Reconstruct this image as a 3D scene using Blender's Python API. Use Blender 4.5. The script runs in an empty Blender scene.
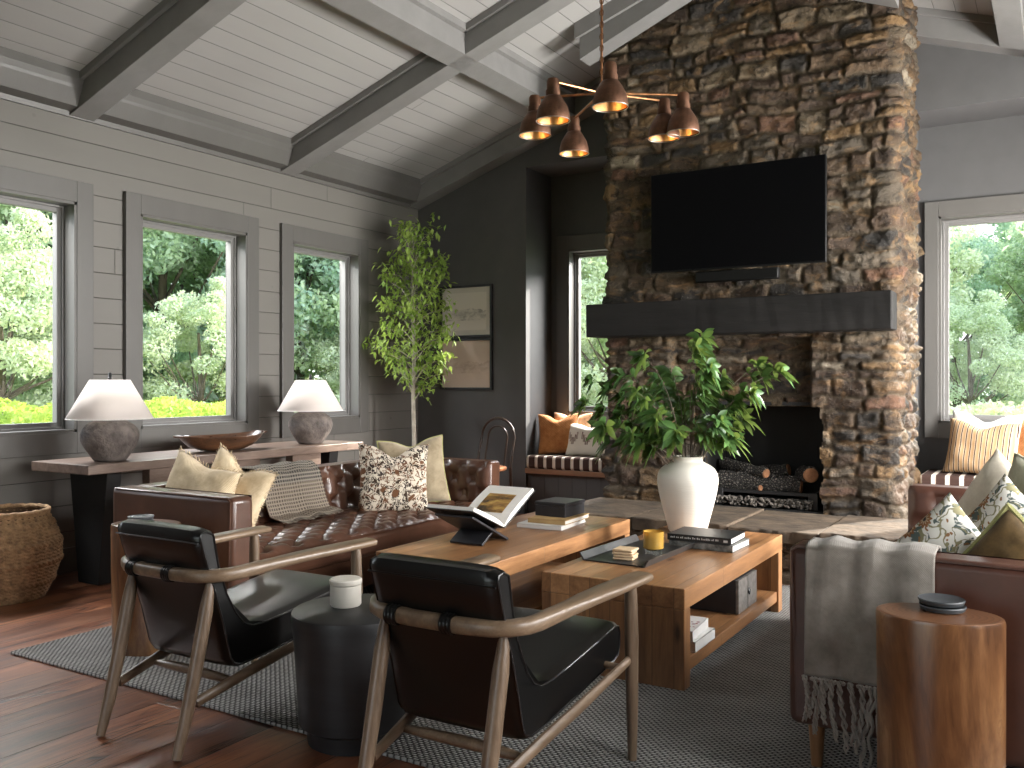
import bpy, math, random
import numpy as np
from mathutils import Vector, Matrix, Euler
R = math.radians
random.seed(7)
sc = bpy.context.scene
COL = sc.collection

# ---------------------------------------------------------------- camera
cam_d = bpy.data.cameras.new('camera'); cam = bpy.data.objects.new('camera', cam_d); COL.objects.link(cam)
cam.location = (0, 0, 1.25); cam.rotation_euler = (R(90), 0, R(31.057))
cam_d.sensor_width = 36; cam_d.lens = 905 * 36 / 1024; cam_d.shift_y = -3 / 1024
cam_d.clip_start = .05; cam_d.clip_end = 300
sc.camera = cam
# ---------------------------------------------------------------- colour management, sky, sun, added fill lamps outside the windows
sc.view_settings.view_transform = 'Standard'; sc.view_settings.look = 'None'
sc.view_settings.exposure = 0.8; sc.view_settings.gamma = 1; sc.view_settings.use_curve_mapping = False
sc.cycles.use_denoising = True
sc.cycles.max_bounces = 10; sc.cycles.diffuse_bounces = 5; sc.cycles.transparent_max_bounces = 24
sc.cycles.sample_clamp_indirect = 6; sc.cycles.caustics_reflective = False; sc.cycles.caustics_refractive = False
w = bpy.data.worlds.new('sky'); sc.world = w; w.use_nodes = True
nt = w.node_tree; nt.nodes.clear()
tc = nt.nodes.new('ShaderNodeTexCoord'); sp = nt.nodes.new('ShaderNodeSeparateXYZ'); rp = nt.nodes.new('ShaderNodeValToRGB')
bg = nt.nodes.new('ShaderNodeBackground'); ow = nt.nodes.new('ShaderNodeOutputWorld')
nt.links.new(tc.outputs['Generated'], sp.inputs[0]); nt.links.new(sp.outputs['Z'], rp.inputs[0])
rp.color_ramp.elements[0].color = (.93, .97, 1, 1); rp.color_ramp.elements[1].color = (.55, .75, 1, 1)
nt.links.new(rp.outputs[0], bg.inputs[0]); nt.links.new(bg.outputs[0], ow.inputs[0])
bg.inputs[1].default_value = 2.3
sun_d = bpy.data.lights.new('sun', 'SUN'); sun = bpy.data.objects.new('sun', sun_d); COL.objects.link(sun)
sun_d.energy = 8; sun_d.angle = R(1.2); sun_d.color = (1, .93, .82)
sun.rotation_euler = Vector((-.42, -.78, -.46)).to_track_quat('-Z', 'Y').to_euler()
def area(name, loc, direction, sx, sy, energy, col=(1, .98, .95), portal=False):
    d = bpy.data.lights.new(name, 'AREA'); o = bpy.data.objects.new(name, d); COL.objects.link(o)
    d.shape = 'RECTANGLE'; d.size = sx; d.size_y = sy; d.energy = energy; d.color = col
    o.location = loc; o.rotation_euler = Vector(direction).to_track_quat('-Z', 'Y').to_euler()
    if portal: d.cycles.is_portal = True
    return o
XW, XR, YB, YN, YF = -5.55, 1.45, 7.37, 7.87, -3.0
WY = [(1.05, 2.27), (2.52, 3.74), (3.985, 5.205), (5.46, 6.56)]       # window casings on the two long walls
for k, (a, b) in enumerate(WY):
    area('window_fill_lamp', (XR + .35, (a + b) / 2, 1.72), (-1, (0, 0, 0, .3)[k], .06), .95, 1.4, (45, 60, 110, 430)[k])  # fill lamps added outside the right windows to brighten the room

for k, (a, b) in enumerate(WY): area('window_fill_lamp', (XW - 1.0, (a + b) / 2, 3.15), (.86, 0, -.5), 1.0, .8, (90, 90, 90, 70)[k])  # added fill lamps, hung above the left windows out of the camera's sight
area('window_fill_lamp', (-3.15, 8.8, 3.25), (-.62, -.75, -.42), 1.2, .9, 420)  # added unseen lamp that brightens the left niche's side wall
area('window_fill_lamp', (.15, 8.8, 3.25), (-.55, -.80, -.38), 1.3, .9, 70)  # added unseen lamp for the right niche and the chimney's right side
# ---------------------------------------------------------------- node helpers
class NT:
    def __init__(s, name):
        s.m = bpy.data.materials.new(name); s.m.use_nodes = True; s.t = s.m.node_tree
        s.b = s.t.nodes['Principled BSDF']; s.out = s.t.nodes['Material Output']
        s.tc = s.t.nodes.new('ShaderNodeTexCoord'); s.P = s.tc.outputs['Object']
    def n(s, typ): return s.t.nodes.new('ShaderNode' + typ)
    def put(s, sock, v):
        if hasattr(v, 'is_linked') or isinstance(v, bpy.types.NodeSocket): s.t.links.new(v, sock)
        elif isinstance(v, (tuple, list)): sock.default_value = tuple(v) + ((1,) if len(v) == 3 and len(sock.default_value) == 4 else ())
        else: sock.default_value = v
    def math(s, op, a, b=0, c=0, clamp=False):
        k = s.n('Math'); k.operation = op; k.use_clamp = clamp
        s.put(k.inputs[0], a); s.put(k.inputs[1], b); s.put(k.inputs[2], c); return k.outputs[0]
    def sep(s, v=None):
        k = s.n('SeparateXYZ'); s.t.links.new(v or s.P, k.inputs[0]); return k.outputs
    def comb(s, x, y, z):
        k = s.n('CombineXYZ')
        for i, v in enumerate((x, y, z)): s.put(k.inputs[i], v)
        return k.outputs[0]
    def mapping(s, scale=(1, 1, 1), v=None, loc=(0, 0, 0), rot=(0, 0, 0)):
        k = s.n('Mapping'); s.t.links.new(v or s.P, k.inputs[0]); k.inputs['Scale'].default_value = scale
        k.inputs['Location'].default_value = loc; k.inputs['Rotation'].default_value = rot; return k.outputs[0]
    def noise(s, v, scale, detail=4, rough=.55, dist=0):
        k = s.n('TexNoise'); s.t.links.new(v, k.inputs['Vector']); k.inputs['Scale'].default_value = scale
        k.inputs['Detail'].default_value = detail; k.inputs['Roughness'].default_value = rough; k.inputs['Distortion'].default_value = dist
        return k.outputs[0]
    def vor(s, v, scale, feature='F1', out=0, metric='EUCLIDEAN', rnd=1):
        k = s.n('TexVoronoi'); k.feature = feature; s.t.links.new(v, k.inputs['Vector']); k.inputs['Scale'].default_value = scale
        k.inputs['Randomness'].default_value = rnd
        if feature != 'DISTANCE_TO_EDGE': k.distance = metric
        return k.outputs[out]
    def ramp(s, f, stops):
        k = s.n('ValToRGB'); s.t.links.new(f, k.inputs[0]); e = k.color_ramp.elements
        while len(e) < len(stops): e.new(.5)
        for i, (p, c) in enumerate(stops):
            e[i].position = p; e[i].color = tuple(c) + (1,) if len(c) == 3 else c
        return k.outputs[0]
    def mix(s, f, a, b, mode='MIX'):
        k = s.n('Mix'); k.data_type = 'RGBA'; k.blend_type = mode
        s.put(k.inputs[0], f); s.put(k.inputs[6], a); s.put(k.inputs[7], b); return k.outputs[2]
    def white(s, v):
        k = s.n('TexWhiteNoise'); k.noise_dimensions = '3D'; s.t.links.new(v, k.inputs['Vector']); return k.outputs[0]
    def bump(s, h, strength, dist=.01, prev=None):
        k = s.n('Bump'); k.inputs['Strength'].default_value = strength; k.inputs['Distance'].default_value = dist
        s.t.links.new(h, k.inputs['Height'])
        if prev is not None: s.t.links.new(prev, k.inputs['Normal'])
        return k.outputs[0]
    def done(s, col, rough=.5, metal=0, normal=None, coat=0, spec=.5, sheen=0):
        s.put(s.b.inputs['Base Color'], col); s.put(s.b.inputs['Roughness'], rough); s.b.inputs['Metallic'].default_value = metal
        s.b.inputs['Coat Weight'].default_value = coat; s.b.inputs['Coat Roughness'].default_value = .28; s.b.inputs['Specular IOR Level'].default_value = spec
        s.b.inputs['Sheen Weight'].default_value = sheen
        if normal is not None: s.t.links.new(normal, s.b.inputs['Normal'])
        return s.m
def sc3(c, k): return tuple(min(1, v * k) for v in c)
def plain(name, c, rough=.5, metal=0, var=.18, scale=6, bump=0, bscale=60, coat=0, spec=.5, stretch=(1, 1, 1), sheen=0):
    n = NT(name); v = n.mapping(stretch); f = n.noise(v, scale)
    col = n.mix(n.ramp(f, [(.3, (0, 0, 0)), (.7, (1, 1, 1))]), sc3(c, 1 - var), sc3(c, 1 + var))
    nm = n.bump(n.noise(v, bscale, 3), bump) if bump else None
    return n.done(col, rough, metal, nm, coat, spec, sheen)
def planks(n, across, along, width, length, gap):
    row = n.math('FLOOR', n.math('DIVIDE', across, width))
    fa = n.math('FRACT', n.math('DIVIDE', across, width))
    shift = n.math('MULTIPLY', n.white(n.comb(row, 3.3, 1.7)), length)
    al = n.math('DIVIDE', n.math('ADD', along, shift), length)
    seg = n.math('FLOOR', al); fl = n.math('FRACT', al)
    rnd = n.white(n.comb(row, seg, 9.1))
    g = gap / width; gl = gap / length
    da = n.math('MINIMUM', fa, n.math('SUBTRACT', 1, fa)); dl = n.math('MINIMUM', fl, n.math('SUBTRACT', 1, fl))
    m1 = n.math('SUBTRACT', 1, n.math('DIVIDE', da, g), clamp=True); m2 = n.math('SUBTRACT', 1, n.math('DIVIDE', dl, gl), clamp=True)
    return rnd, n.math('MAXIMUM', m1, m2)
def wood(name, c1, c2, axis='Y', scale=1, rough=.45, width=None, length=3, gapc=.35, off=0, across=None, coat=0, knots=True, bump=.25):
    n = NT(name); x, y, z = n.sep()
    st = {'X': (.12, 1, 1), 'Y': (1, .12, 1), 'Z': (1, 1, .12)}[axis]
    if width:
        ac = {'X': x, 'Y': y, 'Z': z}[across]; al = {'X': x, 'Y': y, 'Z': z}[axis]
        rnd, gap = planks(n, n.math('ADD', ac, off), al, width, length, .0022)
        v = n.mapping(st, n.comb(n.math('ADD', x, n.math('MULTIPLY', rnd, 7)), y, n.math('ADD', z, n.math('MULTIPLY', rnd, 5))))
    else: v = n.mapping(st); rnd = None; gap = None
    g1 = n.noise(v, 9 * scale, 6, .65, 1.2); g2 = n.noise(v, 70 * scale, 4, .7, .2)
    f = n.math('ADD', n.math('MULTIPLY', g1, .75), n.math('MULTIPLY', g2, .35))
    col = n.ramp(f, [(.36, c1), (.54, tuple((a + b) / 2 for a, b in zip(c1, c2))), (.7, c2)])
    if knots:
        kd = n.vor(n.mapping(tuple(a * 1.0 if a == 1 else .35 for a in st)), 5.5, rnd=1)
        col = n.mix(n.ramp(kd, [(.03, (1, 1, 1)), (.1, (0, 0, 0))]), col, sc3(c1, .4))
    if rnd is not None:
        col = n.mix(.9, col, n.ramp(rnd, [(0, (.46, .43, .40)), (.5, (.85, .83, .8)), (1, (1.0, 1.0, 1.0))]), 'MULTIPLY')
        col = n.mix(n.math('MULTIPLY', gap, .85), col, sc3(c1, gapc * .5))
    h = f if gap is None else n.math('SUBTRACT', f, n.math('MULTIPLY', gap, 2))
    return n.done(col, n.math('ADD', n.math('MULTIPLY', g2, .2), rough - .1), 0, n.bump(h, bump, .004), coat)

M = {}
# paints
def painted_boards(name, c, across, along, width, length, off, groove=.12, rough=.55, var=.08):
    n = NT(name); x, y, z = n.sep(); d = {'X': x, 'Y': y, 'Z': z}
    rnd, gap = planks(n, n.math('ADD', d[across], off), d[along], width, length, .0035)
    f = n.noise(n.mapping((1, .25, 1)), 7, 5)
    col = n.mix(f, sc3(c, 1 - var), sc3(c, 1 + var))
    col = n.mix(rnd, col, sc3(c, 1.06))
    kn = n.vor(n.mapping((1, 1, 1)), 2.6)
    col = n.mix(n.ramp(kn, [(.0, (.7, .7, .7)), (.05, (0, 0, 0))]), col, sc3(c, .55))
    col = n.mix(gap, col, sc3(c, groove))
    h = n.math('SUBTRACT', n.math('MULTIPLY', n.noise(n.mapping((3, .4, 3)), 25, 4), .12), gap)
    return n.done(col, rough, 0, n.bump(h, .6, .006))
PAINT = (.150, .145, .135)
M['shiplap'] = painted_boards('shiplap_paint', (.128, .120, .108), 'Z', 'Y', .172, 3.4, .08)
M['ceiling'] = painted_boards('ceiling_board_paint', (.30, .292, .282), 'X', 'Y', .142, 9, .05, .2)
M['casing'] = plain('casing_paint', (.095, .090, .084), .42, var=.06, bump=.05, bscale=90, stretch=(1, 1, .3))
M['darkwall'] = plain('dark_wall_paint', (.078, .076, .076), .6, var=.06, bump=.04, bscale=120)
M['revealwall'] = M['darkwall']
M['beam'] = plain('beam_paint', (.17, .165, .16), .5, var=.08, bump=.08, bscale=50)
M['sash'] = plain('sash_metal', (.16, .155, .15), .35, var=.03)
M['vgroove'] = painted_boards('bench_panel_paint', (.06, .06, .06), 'X', 'Z', .145, 5, .0, .2)
n = NT('window_glass'); tr = n.n('BsdfTransparent'); gl = n.n('BsdfGlossy'); gl.inputs['Roughness'].default_value = .02
fr = n.n('LayerWeight'); fr.inputs[0].default_value = .5; mx = n.n('MixShader')
n.t.links.new(n.math('ADD', .025, n.math('MULTIPLY', n.math('POWER', fr.outputs[1], 5), .8)), mx.inputs[0]); n.t.links.new(tr.outputs[0], mx.inputs[1]); n.t.links.new(gl.outputs[0], mx.inputs[2])
n.t.links.new(mx.outputs[0], n.out.inputs[0]); M['glass'] = n.m
# floor
def mat_floor():
    n = NT('hardwood_floor'); x, y, z = n.sep()
    rnd, gap = planks(n, x, y, .187, 1.7, .0032)
    v = n.mapping((1, .1, 1), n.comb(n.math('ADD', x, n.math('MULTIPLY', rnd, 9)), y, 0))
    g1 = n.noise(v, 7, 6, .65, 1.5); g2 = n.noise(v, 60, 5, .7, .3)
    f = n.math('ADD', n.math('MULTIPLY', g1, .8), n.math('MULTIPLY', g2, .3))
    col = n.ramp(f, [(.36, (.05, .019, .010)), (.52, (.19, .068, .030)), (.7, (.36, .155, .07))])
    col = n.mix(.95, col, n.ramp(rnd, [(0, (.5, .47, .45)), (.6, (.95, .85, .8)), (1, (1, .95, .9))]), 'MULTIPLY')
    cr = n.vor(n.mapping((1, .07, 1), n.comb(n.math('ADD', x, n.math('MULTIPLY', rnd, 3)), y, 0)), 28, 'DISTANCE_TO_EDGE')
    wear = n.noise(n.mapping((1, .3, 1)), 3, 3)
    ck = n.math('MULTIPLY', n.ramp(cr, [(0, (1, 1, 1)), (.05, (0, 0, 0))]), n.ramp(wear, [(.5, (0, 0, 0)), (.6, (1, 1, 1))]))
    col = n.mix(ck, col, (.012, .008, .006)); col = n.mix(gap, col, (.008, .005, .004))
    h = n.math('SUBTRACT', n.math('SUBTRACT', n.math('MULTIPLY', f, .5), gap), n.math('MULTIPLY', ck, .4))
    return n.done(col, n.math('ADD', .24, n.math('MULTIPLY', g1, .25)), 0, n.bump(h, .45, .006), .15)
M['floor'] = mat_floor()
def mat_rug():
    n = NT('woven_rug'); x, y, z = n.sep()
    row = n.math('FLOOR', n.math('DIVIDE', y, .013))
    ph = n.math('MULTIPLY', n.math('MODULO', row, 2), .5)
    fx = n.math('FRACT', n.math('ADD', n.math('DIVIDE', x, .027), ph)); fy = n.math('FRACT', n.math('DIVIDE', y, .013))
    a = n.math('SINE', n.math('MULTIPLY', fx, math.pi)); b = n.math('SINE', n.math('MULTIPLY', fy, math.pi))
    h = n.math('POWER', n.math('MULTIPLY', a, b), .6)
    nz = n.noise(n.mapping((1, 2, 1)), 160, 3, .7); big = n.noise(n.P, 5, 3)
    f = n.math('MULTIPLY', h, n.math('ADD', .1, n.math('MULTIPLY', nz, 1.9)))
    f = n.math('MULTIPLY', f, n.math('ADD', .7, n.math('MULTIPLY', big, .6)))
    col = n.ramp(f, [(.08, (.018, .018, .018)), (.44, (.115, .112, .107)), (.86, (.38, .37, .355))])
    return n.done(col, .95, 0, n.bump(h, 1, .006), spec=.1)
M['rug'] = mat_rug()
def mat_stone(name, dark=1.0):
    n = NT(name); at = n.n('Attribute'); at.attribute_name = 'col'
    f = n.noise(n.P, 16, 8, .7, .6); g = n.noise(n.mapping((1, 1, 2.2)), 5, 5, .6, 1); k = n.noise(n.P, 60, 5, .7)
    c = n.mix(1, at.outputs[0], n.ramp(f, [(.34, (.16, .14, .12)), (.5, (.85, .82, .78)), (.66, (1.0, 1.0, 1.0))]), 'MULTIPLY')
    c = n.mix(n.ramp(g, [(.54, (0, 0, 0)), (.68, (.6, .6, .6))]), c, (.22, .125, .052))
    c = n.mix(n.ramp(k, [(.6, (0, 0, 0)), (.8, (.45, .45, .45))]), c, (.42, .38, .33))
    nm = n.bump(n.math('ADD', f, n.math('MULTIPLY', k, .6)), 1.0, .035)
    return n.done(c, .72, 0, nm, spec=.35)
M['stone'] = mat_stone('rubble_stone')
M['slab'] = plain('hearth_slab_stone', (.080, .056, .036), .8, var=.6, scale=6, bump=.9, bscale=18)
M['mantel'] = plain('charred_mantel_wood', (.0115, .0105, .010), .75, var=.4, scale=9, bump=.5, bscale=30, stretch=(.15, 1, 1), spec=.25)
M['firebox'] = plain('firebox_black', (.012, .012, .012), .7, var=.2)
# woods
M['pine'] = wood('reclaimed_pine', (.16, .068, .028), (.44, .225, .098), 'Y', .9, .38, .094, 2.2, across='X', coat=.1)
M['pine_end'] = wood('reclaimed_pine_upright', (.15, .062, .026), (.38, .19, .08), 'Z', .9, .42, .094, 2.2, across='X', coat=.1)
M['chairwood'] = wood('chair_frame_wood', (.085, .054, .032), (.24, .165, .105), 'Y', 1.3, .38, knots=False, coat=.1)
M['chairleg'] = wood('chair_leg_wood', (.080, .051, .031), (.225, .155, .10), 'Z', 1.3, .38, knots=False, coat=.1)
M['console'] = wood('console_weathered_wood', (.10, .065, .048), (.25, .18, .145), 'Y', 1, .45, .11, 2.5, across='X')
M['consoleleg'] = plain('console_dark_leg', (.010, .0095, .009), .7)
M['seatboard'] = wood('bench_top_wood', (.12, .055, .028), (.30, .15, .075), 'X', 1, .45)
def mat_stump():
    n = NT('stump_table_wood'); 
    v = n.mapping((1, 1, .28)); f = n.noise(v, 3.3, 5, .6, 2.2); g = n.noise(n.mapping((1, 1, .05)), 60, 4, .7)
    rings = n.math('FRACT', n.math('MULTIPLY', f, 5.5))
    col = n.ramp(f, [(.34, (.07, .028, .011)), (.46, (.16, .07, .028)), (.58, (.29, .145, .06)), (.72, (.42, .24, .11))])
    col = n.mix(n.math('MULTIPLY', n.ramp(rings, [(.0, (1, 1, 1)), (.12, (0, 0, 0)), (1, (.1, .1, .1))]), .45), col, (.12, .05, .02))
    col = n.mix(n.math('MULTIPLY', g, .35), col, (.13, .06, .025))
    return n.done(col, .26, 0, None, .35)
M['stump'] = mat_stump()
def mat_ringtop():
    n = NT('stump_end_grain'); x, y, z = n.sep()
    d = n.math('SQRT', n.math('ADD', n.math('MULTIPLY', x, x), n.math('MULTIPLY', n.math('MULTIPLY', y, y), 2.2)))
    d = n.math('ADD', d, n.math('MULTIPLY', n.noise(n.P, 8, 3), .03))
    r = n.math('FRACT', n.math('MULTIPLY', d, 62))
    col = n.ramp(r, [(0, (.085, .036, .017)), (.3, (.19, .085, .04)), (1, (.15, .065, .03))])
    return n.done(col, .22, 0, None, .4)
M['ringtop'] = mat_ringtop()
# leathers and fabrics
def leather(name, c, rough, var=.3, bmp=.14):
    n = NT(name); f = n.noise(n.P, 5, 5, .6); cr = n.vor(n.P, 260, 'DISTANCE_TO_EDGE'); g = n.noise(n.P, 22, 4)
    col = n.mix(n.ramp(f, [(.3, (0, 0, 0)), (.7, (1, 1, 1))]), sc3(c, 1 - var), sc3(c, 1 + var))
    h = n.math('ADD', n.math('MULTIPLY', cr, .5), n.math('MULTIPLY', g, .9))
    return n.done(col, n.math('ADD', rough - .03, n.math('MULTIPLY', f, .06)), 0, n.bump(h, bmp, .006), .08)
M['brownleather'] = leather('brown_leather', (.078, .034, .020), .29)
M['oxblood'] = leather('oxblood_leather', (.078, .031, .020), .38)
M['blackleather'] = leather('black_leather', (.0045, .0042, .0042), .31, .1, .03)
def weave(name, c1, c2, s=.004, rough=.9, var=.3):
    n = NT(name); x, y, z = n.sep()
    a = n.math('SINE', n.math('MULTIPLY', x, math.pi / s)); b = n.math('SINE', n.math('MULTIPLY', z, math.pi / s)); b2 = n.math('SINE', n.math('MULTIPLY', y, math.pi / s))
    h = n.math('ADD', n.math('MULTIPLY', a, b), n.math('MULTIPLY', n.noise(n.P, 14, 4), 1.2)); f = n.noise(n.P, 9, 5, .7)
    col = n.mix(n.ramp(f, [(.35, (0, 0, 0)), (.65, (1, 1, 1))]), c1, c2)
    return n.done(col, rough, 0, n.bump(h, .35, .003), spec=.15, sheen=.2)
M['beige'] = weave('beige_linen', (.52, .40, .25), (.72, .59, .40))
M['cream'] = weave('cream_linen', (.60, .53, .42), (.78, .72, .6))
M['sage'] = weave('sage_linen', (.36, .34, .23), (.5, .48, .35))
M['olive'] = weave('olive_velvet', (.055, .032, .011), (.15, .092, .032), .002)
M['olivetrim'] = weave('olive_trim_satin', (.32, .31, .12), (.5, .48, .22))
M['khaki'] = weave('khaki_velvet', (.24, .19, .12), (.38, .31, .21))
M['rust'] = weave('rust_boucle', (.32, .12, .035), (.52, .23, .08), .012)
M['peach'] = weave('peach_linen', (.6, .33, .17), (.75, .45, .26))
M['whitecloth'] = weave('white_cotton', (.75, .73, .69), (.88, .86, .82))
M['greythrow'] = weave('grey_wool_throw', (.20, .178, .152), (.31, .28, .245), .0025)
def mat_leafpattern():
    n = NT('brown_paisley_cotton'); x, y, z = n.sep(); w1 = n.noise(n.P, 14, 3, .5); w2 = n.noise(n.mapping((1, 1, 1), loc=(5, 2, 3)), 14, 3, .5)
    p = n.comb(n.math('ADD', x, n.math('MULTIPLY', w1, .09)), 0, n.math('ADD', z, n.math('MULTIPLY', w2, .09)))
    e = n.noise(p, 30, 2, .5); ring = n.math('ABSOLUTE', n.math('SUBTRACT', e, .5)); tone = n.noise(n.P, 8, 2)
    ink = n.mix(n.ramp(tone, [(.45, (0, 0, 0)), (.5, (1, 1, 1))]), (.04, .03, .028), (.15, .075, .045))
    col = n.mix(n.ramp(ring, [(.030, (1, 1, 1)), (.040, (0, 0, 0))]), (.60, .53, .43), ink)
    col = n.mix(n.ramp(e, [(.575, (0, 0, 0)), (.59, (1, 1, 1))]), col, (.05, .032, .022))
    b = n.vor(p, 10); col = n.mix(n.ramp(b, [(.20, (1, 1, 1)), (.23, (0, 0, 0))]), col, (.13, .06, .03))
    return n.done(col, .9, spec=.15)
M['leafprint'] = mat_leafpattern()
def mat_floral():
    n = NT('floral_embroidery'); x, y, z = n.sep(); w1 = n.noise(n.P, 12, 3, .5); w2 = n.noise(n.mapping((1, 1, 1), loc=(3, 1, 7)), 12, 3, .5)
    p = n.comb(n.math('ADD', x, n.math('MULTIPLY', w1, .10)), 0, n.math('ADD', z, n.math('MULTIPLY', w2, .10)))
    k = n.vor(p, 34); e = n.noise(p, 26, 2, .5); q = n.comb(x, 0, z)
    col = n.mix(n.ramp(e, [(.555, (0, 0, 0)), (.575, (1, 1, 1))]), (.70, .68, .62), (.10, .125, .115))
    col = n.mix(n.ramp(n.math('ABSOLUTE', n.math('SUBTRACT', n.noise(p, 17, 1, .5), .5)), [(.012, (1, 1, 1)), (.022, (0, 0, 0))]), col, (.25, .23, .13))
    col = n.mix(n.ramp(k, [(.16, (1, 1, 1)), (.20, (0, 0, 0))]), col, (.28, .15, .07))
    v = n.n('TexVoronoi'); n.t.links.new(q, v.inputs['Vector']); v.inputs['Scale'].default_value = 7.5; d = v.outputs['Distance']
    sub = n.n('VectorMath'); sub.operation = 'SUBTRACT'; n.t.links.new(q, sub.inputs[0]); n.t.links.new(v.outputs['Position'], sub.inputs[1])
    sx, sy, sz = n.sep(sub.outputs[0]); an = n.math('ARCTAN2', sz, sx)
    pet = n.math('ADD', d, n.math('MULTIPLY', n.math('SINE', n.math('MULTIPLY', an, 11)), .025))
    col = n.mix(n.ramp(pet, [(.215, (1, 1, 1)), (.23, (0, 0, 0))]), col, (.27, .12, .05))
    col = n.mix(n.ramp(pet, [(.15, (1, 1, 1)), (.16, (0, 0, 0))]), col, (.50, .38, .26))
    col = n.mix(n.ramp(d, [(.12, (1, 1, 1)), (.13, (0, 0, 0))]), col, (.035, .025, .03))
    return n.done(col, .85, spec=.15)
M['floral'] = mat_floral()
def mat_stripes(name, axis, stops, period, rough=.9):
    n = NT(name); c = dict(zip('XYZ', n.sep()))[axis]
    f = n.math('FRACT', n.math('ADD', n.math('DIVIDE', c, period), 50))
    k = n.n('ValToRGB'); n.t.links.new(f, k.inputs[0]); k.color_ramp.interpolation = 'CONSTANT'; e = k.color_ramp.elements
    while len(e) < len(stops): e.new(.5)
    for i, (p, q) in enumerate(stops): e[i].position = p; e[i].color = tuple(q) + (1,)
    h = n.noise(n.P, 300, 2)
    return n.done(k.outputs[0], rough, 0, n.bump(h, .25, .003), spec=.15)
M['benchstripe'] = mat_stripes('bench_stripe_wool', 'X', [(0, (.055, .032, .026)), (.60, (.60, .54, .46)), (.92, (.09, .05, .04))], .094)
M['tanstripe'] = mat_stripes('tan_stripe_cotton', 'X', [(0, (.40, .25, .13)), (.30, (.52, .43, .32)), (.42, (.045, .022, .012)), (.62, (.52, .43, .32)), (.72, (.46, .30, .16))], .036)
M['walnutstripe'] = M['tanstripe']
def mat_ikat():
    n = NT('cream_diamond_weave'); x, y, z = n.sep()
    fx = n.math('ABSOLUTE', n.math('SUBTRACT', n.math('FRACT', n.math('ADD', n.math('DIVIDE', x, .15), 20.5)), .5))
    q = n.math('MULTIPLY', n.math('FLOOR', n.math('MULTIPLY', fx, 8)), .018)
    zz = n.math('SUBTRACT', n.math('ABSOLUTE', n.math('SUBTRACT', n.math('ADD', z, n.math('MULTIPLY', q, -1.4)), -.02)), .034)
    inside = n.math('LESS_THAN', zz, 0); dash = n.math('GREATER_THAN', n.math('FRACT', n.math('MULTIPLY', x, 66)), .35)
    near = n.math('LESS_THAN', fx, .36)
    m = n.math('MULTIPLY', n.math('MULTIPLY', inside, dash), near)
    return n.done(n.mix(m, (.66, .60, .51), (.11, .05, .04)), .9, spec=.1)
M['ikat'] = mat_ikat()
def mat_hound():
    n = NT('houndstooth_wool'); x, y, z = n.sep()      # uses the cloth's own uv
    uv = n.sep(n.tc.outputs['UV']); u, v = uv[0], uv[1]
    a = n.math('GREATER_THAN', n.math('FRACT', n.math('MULTIPLY', u, 26)), .42); b = n.math('GREATER_THAN', n.math('FRACT', n.math('MULTIPLY', v, 34)), .42)
    a2 = n.math('GREATER_THAN', n.math('FRACT', n.math('MULTIPLY', n.math('ADD', u, v), 52)), .5)
    pat = n.math('MULTIPLY', n.math('ADD', n.math('MULTIPLY', a, b), n.math('MULTIPLY', a2, .35)), 1, clamp=True)
    c1 = n.mix(pat, (.34, .30, .25), (.018, .018, .02)); c2 = n.mix(pat, (.36, .30, .24), (.10, .08, .065))
    col = n.mix(n.math('GREATER_THAN', v, .66), c1, c2)
    return n.done(col, .95, 0, n.bump(n.noise(n.P, 200, 2), .4, .003), spec=.1)
M['hound'] = mat_hound()
M['basket'] = plain('seagrass_weave', (.38, .235, .12), .75, var=.45, scale=30, bump=.7, bscale=140)
M['basketin'] = plain('basket_inside', (.12, .07, .035), .8)
M['ceramic'] = plain('white_ceramic', (.66, .62, .55), .42, var=.05, scale=3, bump=.12, bscale=40, stretch=(.3, .3, 4))
M['lampbase'] = plain('rough_grey_clay', (.115, .095, .085), .78, var=.5, scale=14, bump=.8, bscale=45)
n = NT('linen_lampshade'); tl = n.n('BsdfTranslucent'); tl.inputs[0].default_value = (.97, .95, .91, 1); mx = n.n('MixShader'); mx.inputs[0].default_value = .55
n.done((.92, .85, .82), .9, spec=.1); n.t.links.new(n.b.outputs[0], mx.inputs[1]); n.t.links.new(tl.outputs[0], mx.inputs[2]); n.t.links.new(mx.outputs[0], n.out.inputs[0])
M['shade'] = n.m
M['bowl'] = wood('dark_carved_bowl', (.022, .011, .007), (.11, .048, .022), 'Y', 1.5, .3, knots=False, coat=.2)
M['drum'] = plain('black_stained_drum', (.018, .018, .019), .45, var=.45, scale=4, bump=.07, bscale=12, stretch=(.4, .4, 4))
M['blackmetal'] = plain('black_metal', (.02, .02, .021), .4, var=.15)
M['blackwood'] = plain('black_lacquer', (.018, .018, .021), .4, var=.3, scale=20)
M['copper'] = plain('aged_copper', (.40, .19, .09), .38, 1, var=.45, scale=18, bump=.15, bscale=60)
M['copperdark'] = plain('oxidised_copper', (.13, .065, .04), .5, .8, var=.5, scale=14, bump=.2)
M['steel'] = plain('brushed_steel', (.55, .52, .48), .3, 1, var=.05)
M['blacksteel'] = plain('blackened_steel', (.10, .10, .10), .35, .6, var=.2)
M['gold'] = plain('polished_copper_inside', (.75, .42, .18), .3, 1, var=.2)
M['tv'] = plain('tv_screen', (.002, .002, .0025), .35, var=.02, spec=.08)
M['tvframe'] = plain('tv_bezel', (.004, .004, .004), .5, var=.02, spec=.2)
M['paper'] = plain('book_pages', (.74, .71, .66), .8, var=.06, scale=3, bump=.3, bscale=200, stretch=(.1, .1, 8))
M['whitebook'] = plain('white_book_cover', (.68, .67, .65), .45, var=.04)
M['blackbook'] = plain('black_book_cover', (.022, .022, .023), .4, var=.1)
M['tanbook'] = plain('tan_book_cover', (.42, .27, .11), .6, var=.2)
M['greybook'] = plain('mottled_grey_cover', (.16, .16, .15), .5, var=.8, scale=30)
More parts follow.
